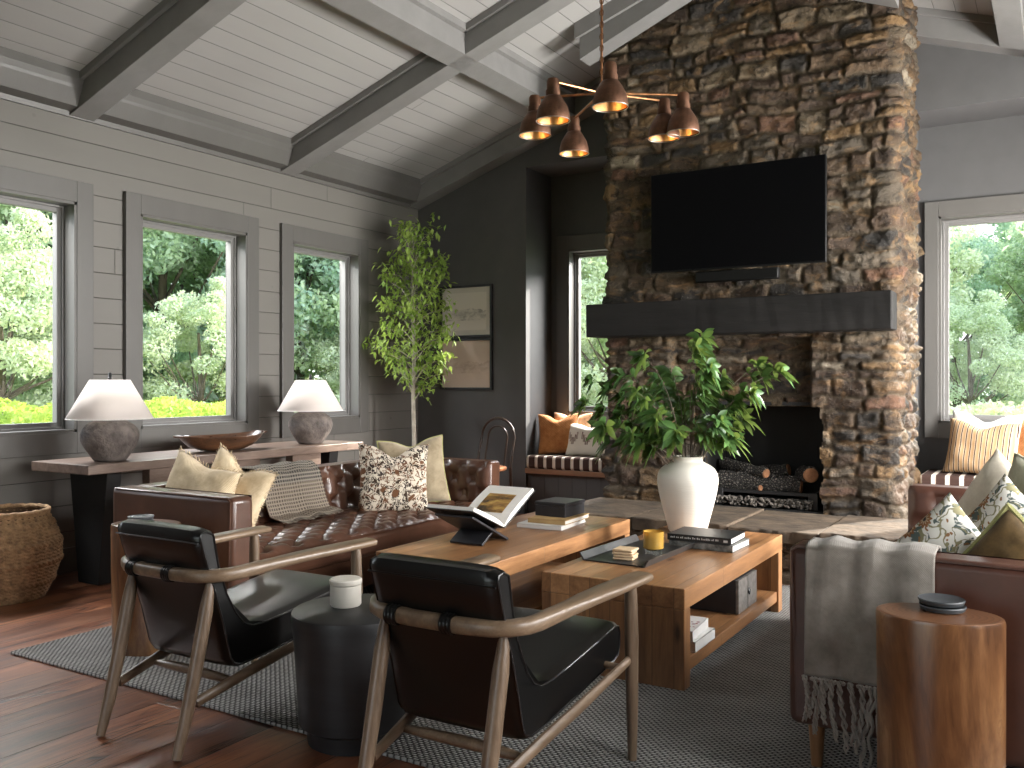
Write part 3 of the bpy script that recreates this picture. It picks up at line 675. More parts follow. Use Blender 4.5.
# mantel
g = G(); N = 40; rr = random.Random(2)
secs = []
for i in range(N + 1):
    x = -3.095 + 2.185 * i / N; d = [rr.uniform(-.0012, .0012) for _ in range(8)]
    secs.append([(x, 6.235 + d[0], 1.585 + d[1]), (x, 6.47, 1.585 + d[1]), (x, 6.47, 1.835 + d[3]), (x, 6.235 + d[2], 1.835 + d[3])])
g.add([p for s_ in secs for p in s_], [(i * 4 + j, (i + 1) * 4 + j, (i + 1) * 4 + (j + 1) % 4, i * 4 + (j + 1) % 4) for i in range(N) for j in range(4)] + [(0, 1, 2, 3), (N * 4 + 3, N * 4 + 2, N * 4 + 1, N * 4)])
tag(obj('mantel_beam', g, 'mantel', bevel=.008, smooth=False), 'thick black charred timber mantel beam across the stone chimney', 'mantel')
tv = thing('television', (-1.968, 6.33, 2.42), 0, 'large flat black television hung on the stone chimney', 'television')
obj('bezel', G().box(-.632, .632, 0, .03, -.365, .365), 'tvframe', tv, bevel=.004)
obj('screen', G().box(-.625, .625, -.003, .002, -.355, .358), 'tv', tv, smooth=False)
obj('wall_bracket', G().box(-.25, .25, .03, .14, -.2, .2), 'blackmetal', tv, smooth=False)
tag(obj('soundbar', G().box(-2.26, -1.66, 6.34, 6.40, 1.965, 2.045), 'tvframe', bevel=.01), 'slim black soundbar mounted just under the television', 'soundbar')

# ================================================================ BENCHES IN THE NICHES
def bench(a, b, label, x_c1):
    t = thing('window_bench', ((a + b) / 2, 7.6, 0), 0, label, 'bench'); h = (b - a) / 2
    obj('panel', G().box(-h, h, -.20, .27, .0, .385), 'vgroove', t, smooth=False)
    obj('seat_board', G().box(-h, h, -.255, .27, .385, .432), 'seatboard', t, bevel=.004, smooth=False)
bench(NL[0] + .002, CX0 - .03, 'built-in dark panelled window bench with wood edge, left of the chimney', 0)
bench(CX1 + .03, NR[1] - .002, 'built-in window bench with wood edge, right of the chimney', 0)
def bcushion(a, b, label):
    o = obj('bench_cushion', G().box(-(b - a) / 2, (b - a) / 2, -.26, .25, -.06, .06), 'benchstripe', bevel=.03, seg=4); o.location = ((a + b) / 2, 7.6, .493)
    tag(o, label, 'cushion')
bcushion(NL[0] + .01, CX0 - .04, 'brown and cream striped bench cushion in the left window niche')
bcushion(CX1 + .04, NR[1] - .01, 'brown and cream striped bench cushion in the right window niche')

# ================================================================ SOFT THINGS
def pillow(name, w_, h_, t_, mat, loc, yaw, tilt, roll, label, chop=.12, seed=0, piping=None, fringe=None, cat='pillow', parts=None):
    N = 28; rr = np.random.RandomState(seed); V = []
    def pt(i, j, side):
        u, v = -1 + 2 * i / N, -1 + 2 * j / N
        u, v = math.sin(u * math.pi / 2) * .35 + u * .65, math.sin(v * math.pi / 2) * .35 + v * .65
        ex = 1 - .075 * (1 - v * v); ez = 1 - .075 * (1 - u * u)
        th = t_ / 2 * max(0, (1 - u ** 4) * (1 - v ** 4)) ** .55
        x = u * w_ / 2 * ex; z = v * h_ / 2 * ez
        c = chop * math.exp(-(u / .38) ** 2) * max(0, (v + .25) / 1.25) ** 1.5
        z -= c * h_; th *= 1 + (.25 * c / max(chop, .01) if v < .8 else 0)
        wr = .006 * float(fbm(np.array(u * 3. + seed), np.array(v * 3. + side), np.array(seed * 1.7), 3)) * 4
        return (x, side * (th + wr * (th > .004)), z)
    g = G(); P1 = [[pt(i, j, -1) for j in range(N + 1)] for i in range(N + 1)]; P2 = [[pt(N - i, j, 1) for j in range(N + 1)] for i in range(N + 1)]
    g.grid(P1); g.grid(P2)
    o = obj(name, g, mat, angle=180)
    bm_merge(o, .0008)
    rim = [P1[i][0] for i in range(N)] + [P1[N][j] for j in range(N)] + [P1[N - i][N] for i in range(N)] + [P1[0][N - j] for j in range(N)]
    rim = [(p[0], 0, p[2]) for p in rim]
    if piping: obj('piping', G().tube(rim + [rim[0], rim[1]], .010 if mat == 'olive' else .0055, 6, cap=False), piping, o)
    if fringe:
        g = G(); r2 = random.Random(seed)
        for k, p in enumerate(rim):
            for q in range(2):
                d = Vector((p[0] / w_, r2.uniform(-.25, .25), p[2] / h_ + r2.uniform(-.2, .2))).normalized() * r2.uniform(.012, .022)
                a = Vector(p) + Vector((r2.uniform(-.006, .006), 0, r2.uniform(-.006, .006))); g.tube([a, a + d], [.0022, .001], 4)
        obj('fringe', g, fringe, o)
    o.matrix_world = Matrix.Translation(loc) @ Matrix.Rotation(R(yaw), 4, 'Z') @ Matrix.Rotation(R(tilt), 4, 'X') @ Matrix.Rotation(R(roll), 4, 'Y')
    tag(o, label, cat); return o
def bm_merge(o, d):
    import bmesh
    bm = bmesh.new(); bm.from_mesh(o.data); bmesh.ops.remove_doubles(bm, verts=bm.verts, dist=d); bmesh.ops.recalc_face_normals(bm, faces=bm.faces); bm.to_mesh(o.data); bm.free(); o.data.update()

# ---------------------------------------------------------------- tufted surfaces
def tuft(u, v, du, dv, depth):
    """diamond tufting height at metres (u,v)"""
    best = 9; s = 0
    k0 = math.floor(v / dv)
    for k in (k0, k0 + 1):
        o = du / 2 if k % 2 else 0; i0 = math.floor((u - o) / du)
        for i in (i0, i0 + 1):
            d = math.hypot((u - o - i * du), (v - k * dv)); best = min(best, d)
    a = abs(((u / du + v / (2 * dv)) % 1) - .5) * 2; b = abs(((u / du - v / (2 * dv)) % 1) - .5) * 2    # creases
    a = 1 - a; b = 1 - b
    cr = math.exp(-((1 - max(1 - a, 1 - b)) / .10) ** 2)
    return -depth * (math.exp(-(best / (.30 * dv)) ** 2) * 1.0 + .38 * cr) + depth * .35 * min(1, best / (dv * .55))
def tuft_panel(L, W, du, dv, depth, off=0, res=.011, edge=.035):
    nu, nv = max(8, int(L / res)), max(8, int(W / res)); P = []
    for i in range(nu + 1):
        r = []
        for j in range(nv + 1):
            u, v = L * i / nu, W * j / nv
            e = min(1, min(u, L - u) / edge) ** .5 * min(1, min(v, W - v) / edge) ** .5 if min(u, L - u, v, W - v) >= 0 else 0
            r.append((u, v, tuft(u + off, v + off * .3, du, dv, depth) * min(1, e) + .02 * (e - 1)))
        P.append(r)
    return P
def buttons(L, W, du, dv, off, z, r=.009):
    g = G(); out = []
    k = 0
    for k in range(0, int((W + off) / dv) + 2):
        o = du / 2 if k % 2 else 0
        for i in range(-1, int((L + off) / du) + 2):
            u, v = o + i * du - off, k * dv - off * .3
            if .05 < u < L - .05 and .04 < v < W - .04: out.append((u, v))
    return out
def sofa(name, mirror, x_front, x_back, y0, y1, h, seat_z, base_z, mat, at, label, legmat, legh, du, dv, arm=.14):
    """local frame: origin at the front middle; +X = towards the back"""
    t = thing(name, (x_front, (y0 + y1) / 2, 0), math.pi if mirror else 0, label, 'sofa')
    D = abs(x_back - x_front); L = y1 - y0; hl = L / 2; bt = .17
    obj('frame', G().box(.02, D - .01, -hl + .02, hl - .02, base_z, seat_z - .12), mat, t, bevel=.015)
    for s in (-1, 1):
        a = obj('armrest', G().box(0, D, *(sorted((s * hl, s * (hl - arm)))), base_z, h), mat, t, bevel=.028, seg=4)
        # welt along the outer edge
        y = s * (hl - .004); pts = [(.03, y, base_z + .03), (.012, y, h - .02), (.03, y, h - .006), (D - .03, y, h - .006)]
        obj('piping', G().tube(pts, .005, 6), mat, a)
        # tufted inner face
        P = tuft_panel(D - bt - .02, h - seat_z + .03, du, dv, .018, .03)
        Q = [[(.01 + p[0], s * (hl - arm - .012 - p[2]), seat_z - .03 + p[1]) for p in r] for r in P]
        obj('tufted_panel', G().grid(Q if s > 0 else [r[::-1] for r in Q]), mat, a, angle=180)
    bk = obj('backrest', G().box(D - bt, D, -hl + arm - .01, hl - arm + .01, base_z, h), mat, t, bevel=.028, seg=4)
    P = tuft_panel(L - 2 * arm, h - seat_z + .03, du, dv, .024, .05)
    Q = [[(D - bt - .018 - p[2] - .05 * (1 - p[1] / (h - seat_z + .03)), -hl + arm + p[0], seat_z - .03 + p[1]) for p in r] for r in P]
    obj('tufted_panel', G().grid([r[::-1] for r in Q]), mat, bk, angle=180)
    SD = D - bt - .02
    st = obj('seat_cushion', G().box(.0, SD, -hl + arm + .002, hl - arm - .002, seat_z - .15, seat_z - .022), mat, t, bevel=.03, seg=4)
    P = tuft_panel(SD, L - 2 * arm - .01, du, dv, .036, .02, edge=.05)
    Q = [[(p[0], -hl + arm + .005 + p[1], seat_z + p[2]) for p in r] for r in P]
    obj('tufted_top', G().grid(Q), mat, st, angle=180)
    for sx in (.07, D - .07):
        for s in (-1, 1):
            obj('leg', G().tube([(sx, s * (hl - .08), base_z + .01), (sx, s * (hl - .08), 0)], [.028, .017], 14), legmat, t)
    return t
M['sofaleg'] = wood('sofa_leg_wood', (.14, .06, .025), (.33, .17, .075), 'Z', 1, .35, knots=False)
sofa('tufted_sofa', True, -3.28, -4.17, 2.925, 5.30, .705, .42, .10, 'brownleather', None, 'brown leather tufted sofa below the three left windows', 'sofaleg', .1, .155, .105)
sr = sofa('tufted_sofa', False, -.685, .27, 2.925, 5.02, .73, .46, .16, 'oxblood', None, 'dark reddish leather sofa at right with a grey throw on its arm', 'sofaleg', .16, .17, .12)

sr.rotation_euler = (0, 0, R(-2.8))
# pillows on the left sofa
pillow('throw_pillow', .43, .42, .15, 'beige', (-3.82, 3.17, .635), 10, -14, 15, 'beige fringed pillow propped on the near arm of the left sofa', .05, 1, fringe='beige')
pillow('throw_pillow', .43, .42, .14, 'beige', (-3.76, 3.36, .635), 6, -12, 19, 'beige pillow peeking up behind the fringed one on the left sofa', .14, 2, fringe='beige')
pillow('throw_pillow', .46, .46, .15, 'leafprint', (-3.66, 4.60, .62), 46, -14, 2, 'brown and white leaf-print pillow on the left sofa', .16, 3)
pillow('throw_pillow', .46, .46, .15, 'khaki', (-3.74, 4.92, .635), 52, -12, -4, 'khaki velvet pillow behind the leaf-print pillow on the left sofa', .10, 4, piping='olivetrim')
# pillows on the right sofa
pillow('throw_pillow', .46, .46, .15, 'floral', (-.315, 3.23, .565), -8, -6, 47, 'floral embroidered pillow standing on its corner nearest the throw', .0, 5)
pillow('throw_pillow', .46, .46, .15, 'floral', (-.15, 3.62, .60), -22, -8, 40, 'second floral embroidered pillow, half hidden behind the brown one', .0, 6)
pillow('throw_pillow', .46, .44, .17, 'olive', (-.10, 3.12, .555), -6, -10, 40, 'olive brown velvet pillow with a green ruffled trim on the right sofa', .0, 7, piping='olivetrim')
pillow('throw_pillow', .52, .52, .16, 'cream', (-.20, 4.22, .615), -38, -10, 34, 'cream linen pillow standing on its corner on the right sofa', .0, 8)
pillow('throw_pillow', .52, .52, .16, 'sage', (-.02, 3.90, .66), -42, -8, 12, 'sage linen pillow at the right edge of the right sofa', .08, 9, piping='sage')
# pillows in the niches
pillow('throw_pillow', .40, .40, .14, 'rust', (-4.06, 7.60, .745), 20, -12, -2, 'rust orange nubby pillow in the left window niche', .13, 10)
pillow('throw_pillow', .40, .38, .12, 'peach', (-3.98, 7.72, .76), 4, -10, 0, 'peach pillow tucked behind the rust one in the left niche', .10, 11)
pillow('throw_pillow', .50, .32, .12, 'ikat', (-3.72, 7.58, .70), -4, -14, 0, 'cream pillow with small brown diamond marks in the left niche', .10, 12)
pillow('throw_pillow', .50, .42, .14, 'tanstripe', (-.48, 7.53, .755), -14, -14, 3, 'tan and dark striped pillow in the right window niche', .12, 13)
pillow('throw_pillow', .50, .46, .12, 'whitecloth', (-.47, 7.66, .79), -12, -12, 3, 'added white pillow standing in for the sunlit top of the striped one, right niche', .14, 14)  # added pillow; its white imitates sunlight on the striped pillow's top
pillow('throw_pillow', .44, .44, .14, 'rust', (-.10, 7.60, .77), -30, -12, 0, 'rust pillow at the far right of the right window niche', .10, 15)

# throws
def cloth(name, path, across, w0, w1, mat, label, nu=50, seed=1, wr=.010, uvs=True, taper=None, thick=.008):
    """path: list of (a, z) points swept over a width across the other axis; across 'X' or 'Y'"""
    pts = [Vector((p[0], 0, p[1])) for p in path]; L = [0]
    for a, b in zip(pts[:-1], pts[1:]): L.append(L[-1] + (b - a).length)
    N = 70; P = []; UV = []
    for i in range(nu + 1):
        r = []
        for j in range(N + 1):
            d = L[-1] * j / N; k = max(q for q in range(len(L) - 1) if L[q] <= d + 1e-9); t = (d - L[k]) / (L[k + 1] - L[k]); p = pts[k].lerp(pts[k + 1], t)
            tg = (pts[k + 1] - pts[k]).normalized(); nm = Vector((-tg.z, 0, tg.x))
            u = i / nu; wv = wr * float(fbm(np.array(u * 5.), np.array(d * 2.5), np.array(float(seed)), 3)) * 3 + wr * .5 * math.sin(u * 19 + d * 3)
            hem = min(1, d / .3)
            tw = 0 if taper is None else taper(u, j / N)
            q = p + nm * (wv * hem + .004); c = w0 + (w1 - w0) * u + tw
            r.append((q.x, c, q.z) if across == 'Y' else (c, q.x, q.z)); UV.append((u, j / N))
        P.append(r)
    g = G().grid(P); o = obj(name, g, mat, solid=thick, angle=180)
    ul = o.data.uv_layers.new(name='UVMap')
    for lp in o.data.loops: ul.data[lp.index].uv = UV[lp.vertex_index]
    if label: tag(o, label, 'throw blanket')
    return o, P
# houndstooth throw over the back of the left sofa
o, P = cloth('throw_blanket', [(-4.185, .50), (-4.185, .68), (-4.165, .728), (-4.10, .738), (-4.01, .736), (-3.955, .70), (-3.93, .62), (-3.905, .53), (-3.87, .465), (-3.79, .452)], 'Y', 3.74, 4.22, 'hound', 'black and cream houndstooth throw draped over the left sofa back', seed=2, wr=.008, taper=lambda u, v: .05 * max(0, v - .6) * (u - .5))
g = G(); rr = random.Random(3)
for i in range(0, 51):
    for q in range(2):
        p = Vector(P[i][-1]) + Vector((0, rr.uniform(-.004, .004), 0)); g.tube([p, p + Vector((.02, rr.uniform(-.006, .006), -.004)), p + Vector((.038, rr.uniform(-.01, .01), -.012))], [.002, .0016, .001], 4)
obj('fringe', g, 'hound', o)
# grey throw over the near arm of the right sofa
yo, yi = 2.925, 3.065
o, P = cloth('throw_blanket', [(3.085, .52), (3.085, .66), (3.068, .738), (3.02, .752), (2.95, .752), (2.902, .742), (2.888, .70), (2.885, .55), (2.883, .335)], 'X', -.675, -.305, 'greythrow', 'grey brown woven throw with long fringe over the right sofa arm', seed=4, wr=.009)
g = G(); rr = random.Random(8)
for i in range(0, 17):
    x = -.672 + .365 * i / 16; z0 = .335; L = rr.uniform(.12, .20) + (.06 if i > 3 else 0); y = 2.881
    for s in (0, 1, 2):
        pts = []; ph = rr.random() * 6
        for k in range(14):
            t = k / 13; pts.append((x + .006 * math.cos(ph + t * 20 + s * 2.1) + .012 * math.sin(t * 3 + i), y - .004 + .006 * math.sin(ph + t * 20 + s * 2.1) - .012 * t, z0 - L * t))
        g.tube(pts, [.0045] * 12 + [.004, .002], 5)
    g.lathe([(.0, -.008), (.007, -.004), (.008, .002), (.0, .008)], 8, (x, y - .002, z0 - .006))
obj('fringe', g, 'greythrow', o)

# ================================================================ ARMCHAIRS
def armchair(loc, label):
    t = thing('leather_armchair', loc, 0, label, 'armchair', None)
    # one bent rail: arms and back
    pts = []; fl = []
    def add(x, y, z, a, b): pts.append((x, y, z)); fl.append((a, b))
    def side(s, rev=False):
        q = [(s * .300, .82, .602, .036, .012), (s * .299, .815, .602, .039, .015), (s * .295, .70, .603, .043, .016), (s * .289, .56, .603, .043, .017), (s * .283, .43, .602, .038, .018), (s * .280, .32, .599, .028, .020), (s * .270, .215, .594, .025, .022)]
        for a in (0, 22, 45, 68, 90):
            c = R(a); q.append((s * (.135 + .132 * math.cos(c)), .165 - .115 * math.sin(c), .592 - .004 * a / 90, .0235, .0225))
        return q[::-1] if rev else q
    for p in side(-1): add(*p)
    for x in (-.08, 0, .08): add(x, .045, .587, .0225, .0225)
    for p in side(1, True): add(*p)
    obj('arm_rail', G().tube(pts, 0, 20, flat=fl, sq=.68), 'chairwood', t)
    for s in (-1, 1):
        obj('leg', G().tube([(s * .203, .095, .585), (s * .203, .085, .53), (s * .203, .073, .47), (s * .202, .035, .30), (s * .201, -.01, .12), (s * .20, -.045, .006)], [.011, .018, .0235, .0235, .021, .0155], 14), 'chairleg', t)
        obj('leg', G().tube([(s * .285, .745, .592), (s * .286, .746, .55), (s * .288, .748, .42), (s * .289, .75, .2), (s * .29, .75, .006)], [.018, .021, .0225, .020, .0145], 14), 'chairleg', t)
        obj('side_rail', G().tube([(s * .203, .030, .172), (s * .225, .25, .225), (s * .25, .46, .272), (s * .286, .748, .345)], 0, 10, flat=[(.013, .018), (.014, .02), (.014, .02), (.011, .015)]), 'chairwood', t)
    obj('stretcher', G().tube([(-.215, .19, .20), (-.13, .19, .203), (0, .19, .205), (.13, .19, .203), (.215, .19, .20)], [.011, .016, .018, .016, .011], 12), 'chairwood', t)
    obj('stretcher', G().tube([(-.28, .70, .325), (0, .70, .325), (.28, .70, .325)], [.011, .016, .011], 12), 'chairwood', t)
    # leather shell, one L-shaped pad
    top = [(.098, .735), (.105, .72), (.125, .62), (.16, .52), (.20, .445), (.235, .405), (.275, .388), (.34, .388), (.50, .405), (.65, .425), (.775, .442), (.808, .435), (.822, .405), (.820, .36), (.805, .325), (.77, .312)]
    bot = [(.62, .292), (.45, .268), (.30, .250), (.215, .245), (.178, .258), (.16, .285), (.125, .42), (.08, .56), (.045, .66), (.028, .72), (.035, .742), (.065, .750)]
    poly = top + bot; hw = .216
    N = 24; rows = []
    cy = sum(p[0] for p in poly) / len(poly)
    for i in range(N + 1):
        u = -1 + 2 * i / N; x = u * hw; e = max(0, (abs(u) - .90) / .10); sh = .010 * e * e; puff = .010 * (1 - u ** 6)
        r = []
        for k, (y, z) in enumerate(poly):
            a, b = Vector(poly[k - 1]), Vector(poly[(k + 1) % len(poly)]); tg = (b - a).normalized(); nm = Vector((-tg.y, tg.x))
            y2, z2 = Vector((y, z)) - nm * sh + nm * puff * .6; r.append((x, y2, z2))
        rows.append(r)
    g = G(); K = len(poly)
    g.add([p for r in rows for p in r], [(i * K + j, i * K + (j + 1) % K, (i + 1) * K + (j + 1) % K, (i + 1) * K + j) for i in range(N) for j in range(K)])
    # side caps triangulated as quads between the top and bottom chains
    def cap(i, flip):
        base = i * K; nt_, nb = len(top), len(bot); f = []
        A = [base + k for k in range(nt_)]; B = [base + K - 1 - k for k in range(nb)]
        ia = ib = 0
        while ia < nt_ - 1 or ib < nb - 1:
            if ia / (nt_ - 1) <= ib / (nb - 1) and ia < nt_ - 1: f.append((A[ia], A[ia + 1], B[ib])); ia += 1
            else: f.append((A[ia], B[ib + 1], B[ib])); ib += 1
        return [q[::-1] for q in f] if flip else f
    g.f += cap(0, False) + cap(N, True)
    sh = obj('leather_seat', g, 'blackleather', t, angle=50); bm_fix(sh)
    for s in (-1, 1):
        rim = [(s * (hw + .001), p[0], p[1]) for p in poly] + [(s * (hw + .001), poly[0][0], poly[0][1])]
        pp2 = [rows[0 if s < 0 else N][k] for k in range(K)]; pp2 = [(s * (hw), p[1], p[2]) for p in pp2]; pp2.append(pp2[0])
        obj('piping', G().tube(pp2, .0038, 6, cap=False), 'blackleather', sh)
    # top seam
    obj('seam', G().tube([(-hw, .028, .706), (0, .022, .708), (hw, .028, .706)], .003, 6), 'blackleather', sh)
    for x in (-.135, .055):
        for dx in (0,):
            g = G(); R0 = .028; pr_ = arc((.045, .587), R0, 0, 2 * math.pi, 20)[:-1]; pi_ = arc((.045, .587), R0 - .005, 0, 2 * math.pi, 20)[:-1]
            K2 = 20; g.add([(x - .019, p[0], p[1]) for p in pr_] + [(x + .019, p[0], p[1]) for p in pr_] + [(x - .019, p[0], p[1]) for p in pi_] + [(x + .019, p[0], p[1]) for p in pi_],
                  [(k, (k + 1) % K2, K2 + (k + 1) % K2, K2 + k) for k in range(K2)] + [(k, 2 * K2 + k, 2 * K2 + (k + 1) % K2, (k + 1) % K2) for k in range(K2)] + [(K2 + k, K2 + (k + 1) % K2, 3 * K2 + (k + 1) % K2, 3 * K2 + k) for k in range(K2)])
            for e in (-.012, 0, .012): g.tube([(x + e, p[0], p[1]) for p in arc((.045, .587), R0 + .0005, 0, 2 * math.pi, 20)], .0016, 5, cap=False)
            obj('strap', g, 'blackleather', t)
    return t
def bm_fix(o):
    import bmesh
    bm = bmesh.new(); bm.from_mesh(o.data); bmesh.ops.recalc_face_normals(bm, faces=bm.faces); bm.to_mesh(o.data); bm.free(); o.data.update()
ch = armchair((-2.675, 2.02, 0), 'black leather armchair at left, its wooden arm beside the stump table and left sofa')
c2 = dup(ch); c2.location = (-1.478, 1.985, 0); c2['label'] = 'black leather armchair with wooden arms in the middle foreground, before the coffee table'

# ================================================================ TABLES
def lobed(a, b, rot, k=64, ph=0, amp=.03):
    out = []
    for j in range(k):
        t = 2 * math.pi * j / k; r = 1 + amp * math.sin(2 * t + ph) + amp * .6 * math.sin(3 * t + ph * 2)
        x, y = a * math.cos(t) * r, b * math.sin(t) * r; out.append((x * math.cos(rot) - y * math.sin(rot), x * math.sin(rot) + y * math.cos(rot)))
    return out
def stump(name, loc, a, b, rot, h, label, ph=0):
    t = thing(name, loc, 0, label, 'side table'); base = lobed(a, b, rot, ph=ph); g = G(); K = len(base); lv = [(0, .0), (.985, .0), (.985, .01), (.985, .3), (.99, h * .7), (1, h - .012), (.985, h - .002)]
    vs = []
    for s_, z in lv[1:]:
        for j, (x, y) in enumerate(base):
            q = 1 + .012 * math.sin(3 * math.atan2(y, x) + z * 5); vs.append((x * s_ * q, y * s_ * q, z))
    n_ = len(lv) - 1
    g.add(vs, [(i * K + j, i * K + (j + 1) % K, (i + 1) * K + (j + 1) % K, (i + 1) * K + j) for i in range(n_ - 1) for j in range(K)] + [tuple(range(K))[::-1]])
    obj('trunk', g, 'stump', t)
    g = G(); g.add([(x * .985 * (1 + .012 * math.sin(3 * math.atan2(y, x) + h * 5)), y * .985 * (1 + .012 * math.sin(3 * math.atan2(y, x) + h * 5)), h - .002) for x, y in base], [tuple(range(K))]); g2 = G()
    ins = [(x * .95, y * .95) for x, y in base]
    g = G(); g.add([(x * .985 * (1 + .012 * math.sin(3 * math.atan2(y, x) + h * 5)), y * .985 * (1 + .012 * math.sin(3 * math.atan2(y, x) + h * 5)), h - .002) for x, y in base] + [(x, y, h) for x, y in ins], [(j, (j + 1) % K, K + (j + 1) % K, K + j) for j in range(K)] + [tuple(range(K, 2 * K))])
    obj('top_face', g, 'ringtop', t, smooth=False); return t
TBR = stump('stump_side_table', (-.275, 2.70, 0), .160, .112, R(0), .62, 'golden brown wooden stump side table in the right foreground, beside the throw')
M['rawpine'] = None
stump('stump_side_table', (-3.60, 2.71, 0), .160, .125, R(15), .595, 'pale golden wooden stump side table between left armchair and sofa arm', 1.1)
def coaster(c, r, z, label):
    o = obj('coaster', G().lathe([(0, 0), (r * .86, 0), (r * .93, .002), (r, .012), (r * .98, .015), (r * .9, .012), (0, .011)], 44), 'darkcoaster'); o.location = (c[0], c[1], z); tag(o, label, 'coaster')
coaster((-.270, 2.745), .060, .6205, 'lower charcoal coaster on the right stump table')
coaster((-.273, 2.748), .060, .6365, 'upper charcoal coaster on the right stump table')
coaster((-3.63, 2.70), .058, .5955, 'lower dark coaster on the left stump table')
coaster((-3.63, 2.70), .058, .6115, 'upper dark coaster on the left stump table')
t = thing('drum_side_table', (-2.11, 2.44, 0), 0, 'round black drum side table between the two armchairs', 'side table')
obj('body', G().lathe([(0, .055), (.175, .055), (.196, .07), (.203, .2), (.213, .35), (.222, .435), (.220, .448), (.214, .453), (0, .453)], 64), 'drum', t)
obj('plinth', G().lathe([(0, 0), (.165, 0), (.170, .056), (0, .056)], 64), 'drum', t)
t = thing('ceramic_jar', (-2.165, 2.45, .4535), 0, 'small white lidded ceramic jar on the black drum table', 'jar')
obj('body', G().lathe([(0, 0), (.05, 0), (.055, .006), (.055, .075), (0, .075)], 40), 'ceramic', t); obj('lid', G().lathe([(0, .078), (.056, .078), (.0575, .082), (.0575, .092), (.053, .096), (0, .097)], 40), 'ceramic', t)
def coffee_table(x0, x1, y0, y1, h, label):
    t = thing('coffee_table', ((x0 + x1) / 2, (y0 + y1) / 2, 0), 0, label, 'coffee table'); hx, hy = (x1 - x0) / 2, (y1 - y0) / 2; th = .085
    obj('tabletop', G().box(-hx, hx, -hy + .0, hy, h - th, h), 'pine', t, bevel=.004, smooth=False)
    for s in (-1, 1):
        a, b = sorted((s * hy, s * (hy - th * .85))); obj('end_panel', G().box(-hx + .001, hx - .001, a, b, 0, h - th - .0005), 'pine_end', t, bevel=.004, smooth=False)
    obj('shelf', G().box(-hx + .01, hx - .01, -hy + th * .85, hy - th * .85, .07, .125), 'pine', t, bevel=.003, smooth=False)
    return t
coffee_table(-2.845, -2.20, 3.435, 5.03, .42, 'reclaimed wood coffee table nearer the left sofa, holding the book cradle')
coffee_table(-1.925, -1.272, 3.445, 4.945, .42, 'reclaimed wood coffee table nearer the right sofa, holding the vase and tray')

# ---------------------------------------------------------------- console and what stands on it
t = thing('console_table', (-5.115, 4.46, 0), 0, 'long weathered wood console table under the left windows', 'console table')
g = G(); g.box(-.285, .285, -1.22, 1.22, .70, .757); obj('top', g, 'console', t, bevel=.004, smooth=False)
for y in (-.98, .98):
    g = G(); g.prism([(-.10, 0), (.10, 0), (.19, .7), (-.19, .7)], y - .05, y + .05, 'Y'); obj('trestle_leg', g, 'consoleleg', t, bevel=.004, smooth=False)
for y in (-.62, 0, .62):
    obj('cross_block', G().box(.17, .24, y - .15, y + .15, .60, .70), 'console', t, smooth=False)
obj('stretcher', G().box(-.04, .04, -.95, .95, .12, .2), 'consoleleg', t, smooth=False)
lp = thing('table_lamp', (-5.0, 3.50, .757), 0, 'white-shaded clay table lamp at the near end of the console', 'lamp')
prof = [(0, 0), (.088, 0), (.095, .008), (.125, .05), (.158, .10), (.172, .145), (.170, .180), (.150, .215), (.115, .240), (.085, .252), (.072, .262), (.07, .278), (.062, .284), (0, .284)]
def rough(i, a, z): return .0025 * math.sin(a * 7 + i * 2.1) * (1 if i > 2 else 0)
obj('base', G().lathe(prof, 56, fn=rough), 'lampbase', lp, subd=1)
obj('stem', G().lathe([(.010, .28), (.010, .54), (.006, .545)], 12), 'blackmetal', lp)
sh = obj('lamp_shade', G().lathe([(.25, .262), (.115, .500)], 64, cap=False), 'shade', lp, solid=.003)
obj('shade_ring', G().tube([(.25 * math.cos(a * math.pi / 24), .25 * math.sin(a * math.pi / 24), .262) for a in range(49)], .003, 6, cap=False), 'whitecloth', sh)
obj('finial', G().lathe([(0, .505), (.012, .507), (.014, .512), (.006, .52), (.009, .526), (0, .53)], 14), 'blackmetal', lp)
g = G().tube([(-.115, 0, .495), (.115, 0, .495)], .002, 5); g.tube([(0, -.115, .495), (0, .115, .495)], .002, 5); obj('spider', g, 'blackmetal', lp)
l2 = dup(lp); l2.location = (-5.02, 5.27, .757); l2['label'] = 'white-shaded clay table lamp at the far end of the console, before the third window'
t = thing('carved_bowl', (-5.05, 4.42, .757), 0, 'wide shallow dark wooden bowl with handle holes between the lamps', 'bowl')
g = G(); K = 48; P = []
for (q, z) in [(.0, .018), (.5, .022), (.75, .045), (.93, .085), (.99, .105), (1.0, .108), (1.02, .102), (.95, .075), (.78, .03), (.52, .004), (.0, .0)]:
    P.append([(.155 * q * math.cos(2 * math.pi * j / K), (.35 * q) * math.sin(2 * math.pi * j / K), z + .018 * q * abs(math.sin(2 * math.pi * j / K)) ** 4) for j in range(K)])
g.add([p for r in P for p in r], [(i * K + j, (i + 1) * K + j, (i + 1) * K + (j + 1) % K, i * K + (j + 1) % K) for i in range(len(P) - 1) for j in range(K)])
obj('bowl_body', g, 'bowl', t)
for s in (-1, 1): obj('handle', G().tube([(x, s * y, .118) for x, y in ((-.05, .33), (-.04, .375), (0, .392), (.04, .375), (.05, .33))], .009, 8), 'bowl', t)

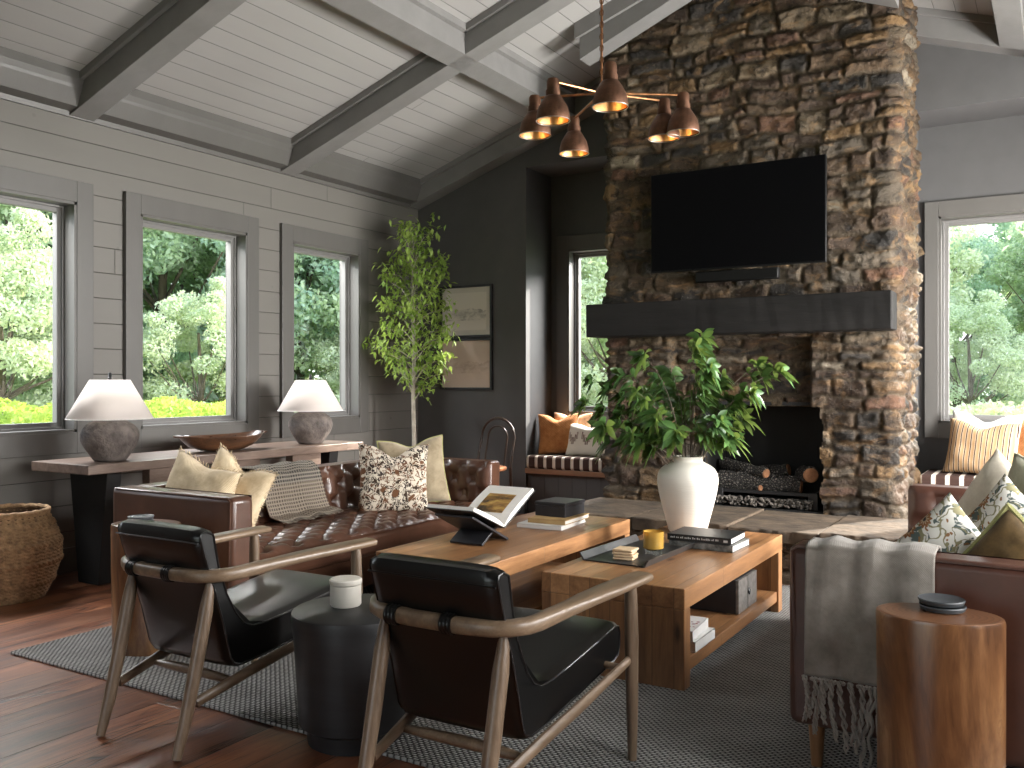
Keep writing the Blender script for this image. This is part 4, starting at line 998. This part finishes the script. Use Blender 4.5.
# ---------------------------------------------------------------- basket
t = thing('woven_basket', (-5.20, 2.96, 0), 0, 'big round woven seagrass basket on the floor at the left edge', 'basket')
def br(z):
    pts = [(0, .205), (.03, .225), (.12, .265), (.22, .297), (.30, .300), (.38, .280), (.44, .250), (.48, .232), (.50, .235)]
    for (a, ra), (b, rb) in zip(pts[:-1], pts[1:]):
        if z <= b: return ra + (rb - ra) * (z - a) / (b - a)
    return pts[-1][1]
K = 280; rows = 100; P = []
for i in range(rows + 1):
    z = .5 * i / rows; r = []
    band = any(abs(z - c) < .014 for c in (.10, .215, .325, .43))
    for j in range(K):
        a = 2 * math.pi * j / K
        ph = (j // 7 + (i // 2)) % 2
        d = .0045 * math.sin(a * 40 + (math.pi if (i // 2) % 2 else 0)) + .0025 * math.sin(math.pi * i)
        d += .003 * math.sin(i * math.pi / 2)
        if band: d = .008 + .005 * math.sin(a * 56 + z * 240)
        rr_ = br(z) + d; r.append((rr_ * math.cos(a), rr_ * math.sin(a), z))
    P.append(r)
g = G(); g.add([p for r in P for p in r], [(i * K + j, i * K + (j + 1) % K, (i + 1) * K + (j + 1) % K, (i + 1) * K + j) for i in range(rows) for j in range(K)])
obj('woven_side', g, 'basket', t, angle=180)
obj('lining', G().lathe([(0, .02), (.19, .02), (.28, .25), (.27, .38), (.222, .495)], 60, cap=False), 'basketin', t)
obj('rim', G().tube([(.229 * math.cos(a * math.pi / 30), .229 * math.sin(a * math.pi / 30), .502 + .003 * math.sin(a * 4)) for a in range(61)], .013, 8, cap=False), 'basket', t)

# ---------------------------------------------------------------- rug
tag(obj('area_rug', G().box(-4.10, .95, 2.36, 5.55, .001, .014), 'rug', bevel=.004, smooth=False), 'large charcoal grey woven rug under the whole seating group', 'rug')

# ---------------------------------------------------------------- tabletop things
def book(loc, w_, d_, h_, rz, cover, label, cat='book', spine='front', marks=None):
    """spine along local -Y face"""
    t = thing('book', loc, R(rz), label, cat); c = .004
    g = G(); g.box(-w_ / 2, w_ / 2, -d_ / 2, d_ / 2, 0, c); g.box(-w_ / 2, w_ / 2, -d_ / 2, d_ / 2, h_ - c, h_); g.box(-w_ / 2, w_ / 2, -d_ / 2, -d_ / 2 + c, 0, h_)
    obj('cover', g, cover, t, bevel=.001, smooth=False)
    obj('pages', G().box(-w_ / 2 + .004, w_ / 2 - .004, -d_ / 2 + c, d_ / 2 - .005, c, h_ - c), 'paper', t, smooth=False)
    return t
# stack on the left coffee table
book((-2.50, 4.60, .4205), .275, .36, .024, 4, 'whitebook', 'wide white book at the bottom of the stack under the black box')
book((-2.47, 4.63, .445), .235, .33, .026, 2, 'tanbook', 'white and tan book directly under the black box')
t = thing('decorative_box', (-2.49, 4.68, .4715), R(-2), 'black lacquered box sitting on the stacked books, left coffee table', 'box')
obj('body', G().box(-.10, .10, -.115, .115, 0, .062), 'blackwood', t, bevel=.003, smooth=False); obj('lid', G().box(-.103, .103, -.118, .118, .063, .082), 'blackwood', t, bevel=.004, smooth=False)
# cradle and open book
t = thing('book_cradle', (-2.565, 3.93, .4205), 0, 'black X-shaped folding stand holding the open book', 'book stand')
hwc = .115
def board(p, q, th, x0, x1, par, name, mat):
    d = (Vector(q) - Vector(p)).normalized(); nrm = Vector((-d.y, d.x)) * th
    poly = [tuple(p), tuple(q), (q[0] + nrm.x, q[1] + nrm.y), (p[0] + nrm.x, p[1] + nrm.y)]
    return obj(name, G().prism(poly, x0, x1, 'X'), mat, par, bevel=.002, smooth=False)
board((-.235, .155), (.10, .0), .012, -hwc, hwc, t, 'cradle_board', 'blackwood')
board((-.12, .0), (.28, .215), .012, -hwc * .86, hwc * .86, t, 'cradle_board', 'blackwood')
t = thing('open_book', (-2.565, 3.93, .4205), 0, 'large open art book showing a golden landscape picture on the cradle', 'book')
x0, x1 = -.145, .145; SP = (.02, .075)
board((-.275, .195), SP, .005, x0, x1, t, 'cover', 'blackbook'); board(SP, (.335, .235), .005, x0, x1, t, 'cover', 'blackbook')
def pageblock(a, b, curve, th, nm):
    N = 12; up = []; lo = []
    A, B = Vector(a), Vector(b); d = (B - A).normalized(); nv = Vector((-d.y, d.x)); 
    if nv.y < 0: nv = -nv
    for i in range(N + 1):
        s = i / N; p = A.lerp(B, s); lo.append(tuple(p + nv * .006)); up.append(tuple(p + nv * (.006 + th * min(1, .35 + 3 * s) + curve * math.sin(math.pi * s))))
    return obj(nm, G().prism(lo + up[::-1], x0 + .005, x1 - .005, 'X'), 'paper', t, smooth=False), up
pageblock(SP, (-.268, .192), .004, .018, 'pages'); pg, up = pageblock(SP, (.328, .231), .010, .016, 'pages')
g = G(); sel = up[3:10]; vs = []
for (y, z) in sel: vs += [(-.085, y, z + .0012), (.085, y, z + .0012)]
g.add(vs, [(2 * i, 2 * i + 1, 2 * i + 3, 2 * i + 2) for i in range(len(sel) - 1)])
n = NT('printed_landscape'); x, y, z = n.sep(); f = n.noise(n.mapping((1, 3, 3)), 9, 5, .6, .6)
c = n.ramp(f, [(.35, (.03, .02, .008)), (.5, (.26, .13, .03)), (.7, (.62, .42, .12))]); M['print'] = n.done(c, .4)
obj('picture', g, 'print', pg, smooth=False)
# tray with coasters and candle
t = thing('serving_tray', (-1.713, 4.05, .4205), R(-2), 'black tray with turned-up steel edges on the right coffee table', 'tray')
g = G(); prof = [(-.175, .030), (-.165, .031), (-.150, .006), (.150, .006), (.165, .031), (.175, .030), (.155, 0), (-.155, 0)]
obj('tray_base', g.prism([(-.150, 0), (.150, 0), (.150, .006), (-.150, .006)], -.30, .30, 'Y'), 'blackmetal', t, smooth=False)
for s in (-1, 1):
    obj('raised_edge', G().prism([(s * .148, .0), (s * .148, .006), (s * .168, .034), (s * .176, .034), (s * .155, .0)][::s], -.30, .30, 'Y'), 'blacksteel', t, smooth=False)
rr = random.Random(5)
for k, nm in enumerate(('lowest', 'second', 'third', 'topmost')):
    o = obj('wooden_coaster', G().box(-.048, .048, -.048, .048, 0, .011), 'coasterwood', bevel=.004); o.location = (-1.715 + rr.uniform(-.003, .003), 3.865 + rr.uniform(-.003, .003), .4267 + k * .0125); o.rotation_euler = (0, 0, R(6 + rr.uniform(-4, 4)))
    tag(o, '%s pale square wooden coaster of the stack on the tray' % nm, 'coaster')
t = thing('candle_jar', (-1.655, 4.06, .4267), 0, 'amber glass candle jar on the black tray', 'candle')
obj('jar', G().lathe([(0, .018), (.038, .018), (.049, .026), (.050, .105), (.0475, .105), (.0465, .03), (0, .026)], 40), 'amber', t)
M['wax'] = plain('amber_wax', (.62, .36, .05), .4)
obj('wax', G().lathe([(0, .027), (.046, .031), (.046, .086), (0, .086)], 40), 'wax', t)
for a in range(4): obj('foot', G().lathe([(.010, 0), (.010, .02)], 10, (.030 * math.cos(a * math.pi / 2 + .6), .030 * math.sin(a * math.pi / 2 + .6), 0)), 'clear', t)
# books on the right coffee table
b1 = book((-1.50, 4.42, .4205), .33, .255, .033, -2, 'greybook', 'mottled grey and white book under the black book beside the tray')
b2 = book((-1.515, 4.42, .4545), .325, .25, .032, 1, 'blackbook', 'thick black art book with pale spine lettering, right coffee table')
g = G(); rr = random.Random(6); x = -.145
M['lettering'] = plain('pale_lettering', (.5, .5, .48), .6, var=.05)
while x < .10:
    wl = rr.uniform(.003, .007); g.box(x, x + wl, -.1263, -.1252, .013, .013 + rr.choice((.006, .009))); x += wl + rr.choice((.003, .003, .008))
g.box(.125, .145, -.1263, -.1252, .010, .021); obj('spine_lettering', g, 'lettering', b2, smooth=False)
book((-1.40, 3.72, .1255), .25, .24, .045, 90, 'whitebook', 'lower white book on the shelf of the right coffee table')
b3 = book((-1.415, 3.71, .171), .245, .23, .042, 94, 'whitebook', 'upper white book with red flowers on the coffee table shelf')
M['petal'] = plain('dark_red_print', (.22, .04, .05), .5, var=.6, scale=60)
g = G(); rr = random.Random(12)
for k in range(26):
    cx_, cy_ = rr.uniform(-.07, .04), rr.uniform(-.10, -.03); g.lathe([(0, 0), (rr.uniform(.004, .009), .0005), (0, .001)], 8, (cx_, cy_, .0424))
obj('cover_print', g, 'petal', b3, smooth=False)
t = thing('storage_box', (-1.44, 4.44, .1255), 0, 'dark storage box with metal clasp front on the coffee table shelf', 'box')
obj('body', G().box(-.15, .115, -.155, .155, 0, .165), 'blackwood', t, bevel=.003, smooth=False)
for s in (-1, 1): obj('door', G().box(.115, .130, min(s * .004, s * .153), max(s * .004, s * .153), .002, .163), 'pewter', t, bevel=.002, smooth=False)
obj('clasp', G().tube([(.134, .0, .10), (.137, .012, .088), (.137, 0, .072), (.137, -.012, .088), (.134, 0, .10)], .004, 6), 'blackmetal', t)

# vase with branches
t = thing('ceramic_vase', (-1.745, 4.775, .4205), 0, 'tall cream ceramic vase with leafy branches on the coffee table', 'vase')
vp = [(0, 0), (.098, 0), (.104, .006), (.112, .04), (.13, .11), (.150, .18), (.163, .24), (.168, .285), (.163, .322), (.145, .352), (.115, .372), (.088, .382), (.080, .390), (.080, .405), (.087, .414), (.084, .417), (.074, .412), (.072, .39), (.08, .37), (.13, .33), (.14, .28), (.09, .02), (0, .02)]
obj('body', G().lathe(vp, 72, fn=lambda i, a, z: .0008 * math.sin(z * 300) if 1 < i < 12 else 0), 'ceramic', t, subd=1)
def leaf(g, base, d, up, L, W, droop=.25, k=4):
    d = d.normalized(); s = d.cross(up)
    if s.length < 1e-3: s = Vector((1, 0, 0))
    s.normalize(); nrm = s.cross(d); vs = []
    prof = [(0, .05), (.25, .75), (.5, 1), (.75, .7), (1, 0.03)] if k == 4 else [(0, .1), (.45, 1), (1, .05)]
    for t_, wd in prof:
        c = base + d * (L * t_) - Vector((0, 0, 1)) * (droop * L * t_ * t_)
        vs += [c - s * (W * wd / 2) + nrm * (W * wd * .12), c, c + s * (W * wd / 2) + nrm * (W * wd * .12)]
    m = len(prof); g.add(vs, [(3 * i + q, 3 * i + q + 1, 3 * i + q + 4, 3 * i + q + 3) for i in range(m - 1) for q in (0, 1)])
br_t = thing('leafy_branches', (-1.745, 4.775, .80), 0, 'bunch of green leafy branches spreading from the cream vase', 'branches')
rr = random.Random(21); gl_ = G()
camr = Vector((.857, .516, 0)); camf = Vector((-.516, .857, 0))
tips = [(-.46, .05, .42), (-.50, -.05, .30), (-.36, .1, .36), (-.42, -.12, .18), (-.30, .0, .26), (-.30, .05, .46), (-.22, -.1, .54), (-.12, .1, .36), (-.16, -.1, .22), (.02, .0, .62), (.08, .08, .66), (.06, -.08, .50), (.0, .1, .30), (.16, .05, .42), (.20, -.05, .30), (.36, .05, .50), (.44, .0, .47), (.28, -.08, .36), (.28, .05, .20), (.18, -.1, .10), (-.38, .05, .08), (-.24, -.1, .08), (-.08, -.16, .14), (.10, -.14, .2), (-.05, .15, .46), (-.4, .0, .24), (-.27, -.12, .36)]
for (a, b, c_) in tips:
    tip = camr * a * 1.05 + camf * b + Vector((0, 0, c_ + .02)); st = Vector((rr.uniform(-.03, .03), rr.uniform(-.03, .03), -.25)); pts = []
    ctrl = Vector((tip.x * .25, tip.y * .25, max(.12, c_ * .75)))
    for i in range(9): q = i / 8; pts.append(st * (1 - q) ** 2 + ctrl * 2 * q * (1 - q) + tip * q * q)
    obj('stem', G().tube(pts, [.0042 * (1 - .6 * i / 8) for i in range(9)], 6), 'bark', br_t)
    for node in (3, 4, 5, 5, 6, 6, 7, 7, 8, 8, 8):
        if (node < 8 and rr.random() < .15) or (pts[node].z < .09 and math.hypot(pts[node].x, pts[node].y) < .17): continue
        base = pts[node]; outd = Vector((base.x, base.y, 0)); outd = outd.normalized() if outd.length > .01 else Vector((1, 0, 0))
        tilt = (outd * .8 + Vector((rr.uniform(-.5, .5), rr.uniform(-.5, .5), rr.uniform(0, .7)))).normalized()
        pet = base + tilt * rr.uniform(.02, .05)
        gl_.tube([base, pet], [.0015, .001], 4)
        e1 = tilt.cross(Vector((0, 0, 1))); e1 = e1.normalized() if e1.length > .05 else Vector((1, 0, 0)); e2 = e1.cross(tilt)
        nl = rr.choice((4, 5, 5)); dn = Vector((0, 0, -1)) - tilt * -tilt.z; dn = dn.normalized() if dn.length > .1 else e1; sdn = dn.cross(tilt); L0 = rr.uniform(.085, .125) * (1.0 if node == 8 else .85)
        for q in range(nl):
            an = R(-115 + 230 * q / (nl - 1)) + rr.uniform(-.2, .2); d = dn * math.cos(an) + sdn * math.sin(an) + tilt * rr.uniform(.4, .9)
            leaf(gl_, pet, d, tilt, L0 * rr.uniform(.7, 1.15), L0 * .35, rr.uniform(.15, .55))
obj('foliage', gl_, 'branchleaf', br_t, angle=180)

# ---------------------------------------------------------------- indoor tree
it = thing('potted_tree', (-5.04, 6.62, 0), 0, 'slender green indoor tree in the corner beside the framed pictures', 'potted tree')
obj('pot', G().lathe([(0, 0), (.14, 0), (.17, .3), (.175, .32), (.16, .32), (.15, .28), (0, .28)], 40), 'lampbase', it)
g = G(); tr_p = [(0, 0, .25), (.01, .0, .7), (0, 0, 1.1), (.01, 0, 1.5), (0, .0, 1.9), (-.01, 0, 2.2), (-.02, 0, 2.5), (-.06, -.02, 2.62)]
g.tube(tr_p, [.022, .02, .018, .015, .012, .009, .005, .003], 8); rr = random.Random(33); gl_ = G(); ends = []
def sized(z):   # crown half width by height
    pts = [(1.15, .12), (1.3, .24), (1.5, .42), (1.7, .42), (1.9, .30), (2.1, .36), (2.3, .30), (2.5, .26), (2.65, .1)]
    for (a, ra), (b, rb) in zip(pts[:-1], pts[1:]):
        if z <= b: return ra + (rb - ra) * max(0, z - a) / (b - a)
    return .08
for k in range(46):
    z = 1.12 + 1.45 * (k + rr.random()) / 46; a = k * 2.4 + rr.uniform(-.4, .4); L = sized(min(2.65, z + .12)) * rr.uniform(.7, 1.08)
    dx, dy = math.cos(a), math.sin(a); dx = dx if dx > -.9 else dx
    s0 = Vector((0, 0, z - .08)); e = Vector((dx * L, dy * L * .85, z + rr.uniform(.02, .18)))
    if e.x < -.44: e.x = -.44
    if e.y > .66: e.y = .66
    m = (s0 + e) / 2 + Vector((0, 0, .05)); pts = [s0, m, e]; g.tube([s0, s0.lerp(m, .6) + Vector((0, 0, .01)), m, m.lerp(e, .6), e], [.006, .005, .004, .003, .0015], 5)
    for q in range(int(30 + 85 * L)):
        t_ = 1.08 - .75 * rr.random() ** 1.6; b = s0.lerp(e, t_) + Vector((rr.gauss(0, .042), rr.gauss(0, .042), .04 + rr.gauss(0, .045)))
        if b.x < -.47: continue
        leaf(gl_, b, Vector((rr.uniform(-1, 1), rr.uniform(-1, 1), rr.uniform(-1.1, .4))), Vector((rr.uniform(-.4, .4), rr.uniform(-.4, .4), 1)), rr.uniform(.042, .068), rr.uniform(.022, .034), .3, 2)
obj('trunk', g, 'birch', it); obj('foliage', gl_, 'figleaf', it, angle=180)

# ---------------------------------------------------------------- pictures
def picture(z0, z1, label, warm, seed):
    t = thing('framed_picture', (-4.955, YB - .001, (z0 + z1) / 2), 0, label, 'picture'); hx, hz, f = .305, (z1 - z0) / 2, .022
    g = G(); g.box(-hx, hx, -.03, 0, hz - f, hz); g.box(-hx, hx, -.03, 0, -hz, -hz + f); g.box(-hx, -hx + f, -.03, 0, -hz + f, hz - f); g.box(hx - f, hx, -.03, 0, -hz + f, hz - f)
    obj('frame', g, 'blackwood', t, bevel=.002, smooth=False)
    obj('mat_board', G().box(-hx + f, hx - f, -.012, -.002, -hz + f, hz - f), plain('mat_board', (.52, .48, .42) if not warm else (.50, .40, .32), .9, var=.03), t, smooth=False)
    n = NT('faded_landscape_print'); x, y, z = n.sep(); f1 = n.noise(n.mapping((1, 1, 2)), 9, 6, .65, .5)
    hz_ = n.math('ADD', z, n.math('MULTIPLY', n.math('SUBTRACT', n.noise(n.mapping((1, 0, 0)), 6 + seed, 4), .5), .16))
    hill = n.math('MULTIPLY', n.math('LESS_THAN', hz_, .02), n.math('GREATER_THAN', z, -.09))
    base = (.60, .55, .48) if not warm else (.52, .41, .33)
    col = n.mix(n.math('MULTIPLY', hill, n.ramp(f1, [(.4, (0, 0, 0)), (.65, (.75, .75, .75))])), base, (.20, .19, .18) if not warm else (.34, .26, .21))
    mm = n.done(col, .8); q = .0 if warm else .05
    obj('print', G().box(-hx + f + q, hx - f - q, -.014, -.012, -hz + f + q, hz - f - q), mm, t, smooth=False)
picture(1.675, 2.185, 'upper black-framed pale landscape print on the dark wall', False, 1)
picture(1.165, 1.665, 'lower black-framed sepia landscape print on the dark wall', True, 3)

# ---------------------------------------------------------------- bentwood chair
t = thing('bentwood_chair', (-4.47, 6.93, 0), 0, 'dark bentwood chair with hooped back standing behind the left sofa', 'chair')
def hoop(w_, h0, h1, y0, y1):
    pts = [(-w_, y0, h0), (-w_ * 1.02, (y0 * 2 + y1) / 3, (h0 * 2 + h1) / 3)]
    for a in range(180, -1, -15): pts.append((w_ * math.cos(R(a)), y1 - .0, h1 - w_ + w_ * math.sin(R(a))))
    return pts + [(w_ * 1.02, (y0 * 2 + y1) / 3, (h0 * 2 + h1) / 3), (w_, y0, h0)]
obj('back_hoop', G().tube(hoop(.178, .44, .905, .17, .24), .0125, 10), 'thonet', t); obj('inner_hoop', G().tube(hoop(.105, .44, .83, .17, .235), .009, 8), 'thonet', t)
obj('seat', G().lathe([(0, .435), (.19, .435), (.205, .445), (.205, .465), (.195, .472), (0, .466)], 48), 'canebrown', t)
for s in (-1, 1):
    obj('leg', G().tube([(s * .14, -.14, .44), (s * .17, -.18, 0)], [.016, .011], 10), 'thonet', t)
    obj('leg', G().tube([(s * .178, .17, .46), (s * .175, .185, .25), (s * .18, .235, 0)], [.014, .014, .011], 10), 'thonet', t)
obj('ring', G().tube([(.15 * math.cos(a * math.pi / 16), .15 * math.sin(a * math.pi / 16), .22) for a in range(33)], .008, 8, cap=False), 'thonet', t)

# ---------------------------------------------------------------- chandelier
hub = Vector((-1.985, 4.18, 2.715))
t = thing('chandelier', tuple(hub), 0, 'copper chandelier with six bell shades hanging over the coffee tables', 'chandelier')
obj('stem', G().tube([(0, 0, 0), (0, 0, zc(hub.x) - BD - hub.z)], .006, 8), 'copper', t)
g = G(); zt = zc(hub.x) - BD - hub.z
for k in range(int(zt / .03)):
    a = [(.011 * math.cos(q * math.pi / 4) * (1 if k % 2 else 0), .011 * math.cos(q * math.pi / 4) * (0 if k % 2 else 1), .03 * k + .018 + .018 * math.sin(q * math.pi / 4)) for q in range(9)]
    g.tube(a, .0022, 5, cap=False)
obj('chain', g, 'copperdark', t)
obj('canopy', G().lathe([(0, zt - .03), (.05, zt - .025), (.065, zt), (0, zt)], 30), 'copper', t)
obj('hub', G().lathe([(0, -.03), (.015, -.028), (.022, -.015), (.022, .015), (.012, .03), (0, .032)], 20), 'copper', t)
for sx, sy in ((-2.315, 4.075), (-2.109, 3.891), (-2.313, 4.513), (-1.775, 3.83), (-1.761, 4.467), (-1.641, 4.424)):
    e = Vector((sx, sy, 2.71)) - hub; e.z = 0; d = e.normalized()
    obj('arm', G().tube([(0, 0, 0), tuple(e * .5), tuple(e)], .0065, 8), 'copper', t)
    s = obj('shade', G().lathe([(.010, .012), (.026, .010), (.031, -.002), (.031, -.045), (.036, -.046), (.036, -.074), (.040, -.076), (.046, -.085), (.058, -.105), (.072, -.130), (.080, -.160), (.083, -.190), (.082, -.196), (.080, -.190), (.076, -.160), (.068, -.132), (.053, -.108), (.03, -.09), (0, -.085)], 40), 'copperdark', t)
    s.location = tuple(e)
    obj('inner_lining', G().lathe([(.0795, -.190), (.0755, -.160), (.0675, -.132), (.0525, -.1085), (.03, -.091), (0, -.086)], 40, cap=False), 'gold', s)
    obj('rim', G().tube([(.0825 * math.cos(a * math.pi / 20), .0825 * math.sin(a * math.pi / 20), -.195) for a in range(41)], .0022, 6, cap=False), 'steel', s)
    obj('bulb', G().lathe([(0, -.15), (.015, -.145), (.024, -.128), (.018, -.105), (.01, -.09)], 16), 'ceramic', s)

# ================================================================ GARDEN
struct('ground_1', G().add([(-90, -90, -.35), (60, -90, -.35), (60, 110, -.35), (-90, 110, -.35)], [(0, 1, 2, 3)]), 'grass', smooth=False)
struct('added_bounce_slabs', G().box(-7.6, XW - .25, YF, 9.5, -.34, -.30).box(-7.6, 2.2, YN + .25, 10.2, -.34, -.301), plain('pale_bounce_ground', (.66, .62, .56), .8, var=.06), smooth=False)  # unseen pale slabs added to bounce sunlight up to soffits and ceiling
def crown_mesh(seed, n_leaf, size, shape, ls):
    rr = np.random.RandomState(seed); nc = 85
    d = rr.normal(size=(nc, 3)); d /= np.linalg.norm(d, axis=1)[:, None]; r = rr.uniform(.35, 1, nc) ** .5
    cc = d * r[:, None] * np.array(shape); cr = rr.uniform(.13, .26, nc) * min(shape)
    k = rr.randint(0, nc, n_leaf); q = rr.normal(size=(n_leaf, 3)); q /= np.linalg.norm(q, axis=1)[:, None]
    c = cc[k] + q * (cr[k] * rr.uniform(.5, 1.05, n_leaf))[:, None] * np.array((1.15, 1.15, .8))
    a = rr.normal(size=(n_leaf, 3)); a /= np.linalg.norm(a, axis=1)[:, None]; b = np.cross(a, rr.normal(size=(n_leaf, 3))); b /= np.linalg.norm(b, axis=1)[:, None]
    L = rr.uniform(.7, 1.3, n_leaf)[:, None] * ls
    V = np.stack([c - a * L, c + b * L * .45, c + a * L, c - b * L * .45], 1).reshape(-1, 3)
    F = np.arange(n_leaf * 4).reshape(-1, 4); g = G(); g.v = V.tolist(); g.f = F.tolist(); return g, cc
def make_tree(seed, mat, shape, h, n_leaf=15000, ls=.085, label='', name='garden_tree', cat='tree', group=None):
    t = thing(name, (0, 0, 0), 0, label, cat, group)
    g, cc = crown_mesh(seed, n_leaf, 1, shape, ls)
    c = obj('crown', g, mat, t, smooth=False); c.location = (0, 0, h)
    g = G(); rr = random.Random(seed); g.tube([(0, 0, -.35), (.03, .02, h * .4), (-.04, 0, h * .75), (.02, .03, h + shape[2] * .4)], [.12, .10, .07, .03], 9)
    for p in cc[::5]:
        s0 = Vector((0, 0, h * .55 + max(-.2, p[2] * .3))); e = Vector((p[0], p[1], h + p[2])); m = s0.lerp(e, .5) + Vector((0, 0, -.15)); g.tube([s0, m, e], [.035, .022, .008], 5)
    obj('trunk', g, 'bark', t); return t
GL, GB = 'trees beyond the left windows', 'trees beyond the back windows'
protoA = make_tree(1, 'treeleaf', (2.0, 2.0, 2.9), 3.0, 45000, .055, 'mid green leafy garden tree seen through the left windows', group=GL + ', mid green')
protoB = make_tree(2, 'palleaf', (1.6, 1.6, 2.2), 2.3, 30000, .05, 'pale yellow-green small garden tree seen through the left windows', group=GL + ', pale')
protoC = make_tree(3, 'duskleaf', (2.4, 2.4, 3.4), 3.2, 50000, .06, 'blue-green tall garden tree seen through the left windows', group=GL + ', blue-green')
rays = lambda px, tt: (tt * ((px - 512) / 905 * .857 - .516), tt * ((px - 512) / 905 * .516 + .857))
used = set()
def put(proto, x, y, s, rz, label=None, group=None):
    o = proto if proto.name not in used else dup(proto); used.add(proto.name)
    o.location = (x, y, 0); o.scale = (s, s, s); o.rotation_euler = (0, 0, rz)
    if label: o['label'] = label; o['group'] = group
rr = random.Random(77)
for p, x, y, s in ((protoA, -14.5, 8.6, 1.1), (protoC, -14.0, 10.9, 1.15), (protoA, -12.6, 12.9, 1.1), (protoC, -17.5, 7.0, 1.2), (protoA, -16.0, 14.5, 1.25), (protoC, -11.0, 14.8, 1.15),
                   (protoB, -12.4, 7.0, .8), (protoB, -11.0, 9.2, .62), (protoA, -18.5, 11.2, 1.4), (protoC, -20.5, 9.5, 1.6), (protoC, -20.5, 14.5, 1.6), (protoA, -16.5, 18.5, 1.5), (protoC, -22.0, 19.0, 1.8), (protoA, -24.0, 12.5, 1.8), (protoB, -10.5, 12.6, .6)):
    put(p, x, y, s, rr.uniform(0, 6))
lab2 = {'A': 'mid green leafy garden tree seen through the back windows', 'B': 'pale yellow-green garden tree seen through the back windows', 'C': 'blue-green garden tree seen through the back windows'}
for p, k, x, y, s in ((protoC, 'C', -2.1, 24.5, .95), (protoB, 'B', -1.3, 17.5, .62), (protoA, 'A', .4, 21.0, .85), (protoB, 'B', -3.1, 20.0, 1.15), (protoA, 'A', -9.4, 17.5, 1.2), (protoB, 'B', -7.2, 16.0, 1.0), (protoA, 'A', -4.5, 26, 1.1), (protoC, 'C', 2.2, 25.5, 1.1), (protoB, 'B', -.4, 28, 1.35), (protoA, 'A', 3.0, 21, .9), (protoC, 'C', -11.5, 22, 1.5)):
    put(p, x, y, s, rr.uniform(0, 6), lab2[k], GB + ', ' + lab2[k].split(' garden')[0])
def hedge(name, mat, loc, size, n_leaf, ls, rz, label, cat='hedge'):
    rr = np.random.RandomState(int(abs(loc[0] * 10))); L, W, H_ = size
    c = rr.uniform(-1, 1, (n_leaf, 3)) * np.array((L / 2, W / 2, 1)); z = 1 - rr.rand(n_leaf) ** 2.2
    top = H_ + .12 * fbm(c[:, 0] * 1.5, c[:, 1] * 1.5, c[:, 0] * 0 + 2, 3) * 4; c[:, 2] = z * top
    a = rr.normal(size=(n_leaf, 3)); a /= np.linalg.norm(a, axis=1)[:, None]; b = np.cross(a, rr.normal(size=(n_leaf, 3))); b /= np.linalg.norm(b, axis=1)[:, None]
    V = np.stack([c - a * ls, c + b * ls * .5, c + a * ls, c - b * ls * .5], 1).reshape(-1, 3)
    g = G(); g.v = V.tolist(); g.f = np.arange(n_leaf * 4).reshape(-1, 4).tolist()
    t = thing(name, loc, rz, label, cat); obj('leaves', g, mat, t, smooth=False)
    g = G()
    for k in range(12):
        x = -L / 2 + L * (k + .5) / 12; g.tube([(x, 0, 0), (x + .05, .05, H_ * .8)], [.02, .008], 5)
    obj('stems', g, 'bark', t); return t
hedge('hedge', 'hedgeleaf', (-9.6, 8.2, -.35), (9, 1.2, 1.27), 22000, .04, R(118), 'low bright yellow-green hedge outside the left windows')
hedge('flowering_shrub', 'flower', (-1.2, 13.8, -.35), (9, 1.4, 1.28), 14000, .05, 0, 'low pale blossoming shrubs outside the back windows', 'shrub')
# overhanging branch at the top of the right niche window
t = thing('overhanging_branch', (.35, 11.2, 3.15), 0, 'leafy branch hanging into the top of the right niche window', 'branch')
g = G(); g.tube([(1.6, .2, .9), (.9, .1, .55), (.3, 0, .22), (-.25, 0, .05), (-.7, 0, -.12)], [.05, .035, .022, .014, .006], 7); gl_ = G(); rr = random.Random(5)
for k in range(420):
    q = rr.random(); b = Vector((1.3 - 2.1 * q, rr.gauss(0, .16), .78 - .95 * q + rr.gauss(-.02, .11)))
    leaf(gl_, b, Vector((rr.uniform(-1, 1), rr.uniform(-1, 1), rr.uniform(-1, .3))), Vector((0, 0, 1)), rr.uniform(.07, .11), .045, .2, 2)
obj('limb', g, 'bark', t); obj('foliage', gl_, 'treeleaf', t, angle=180)
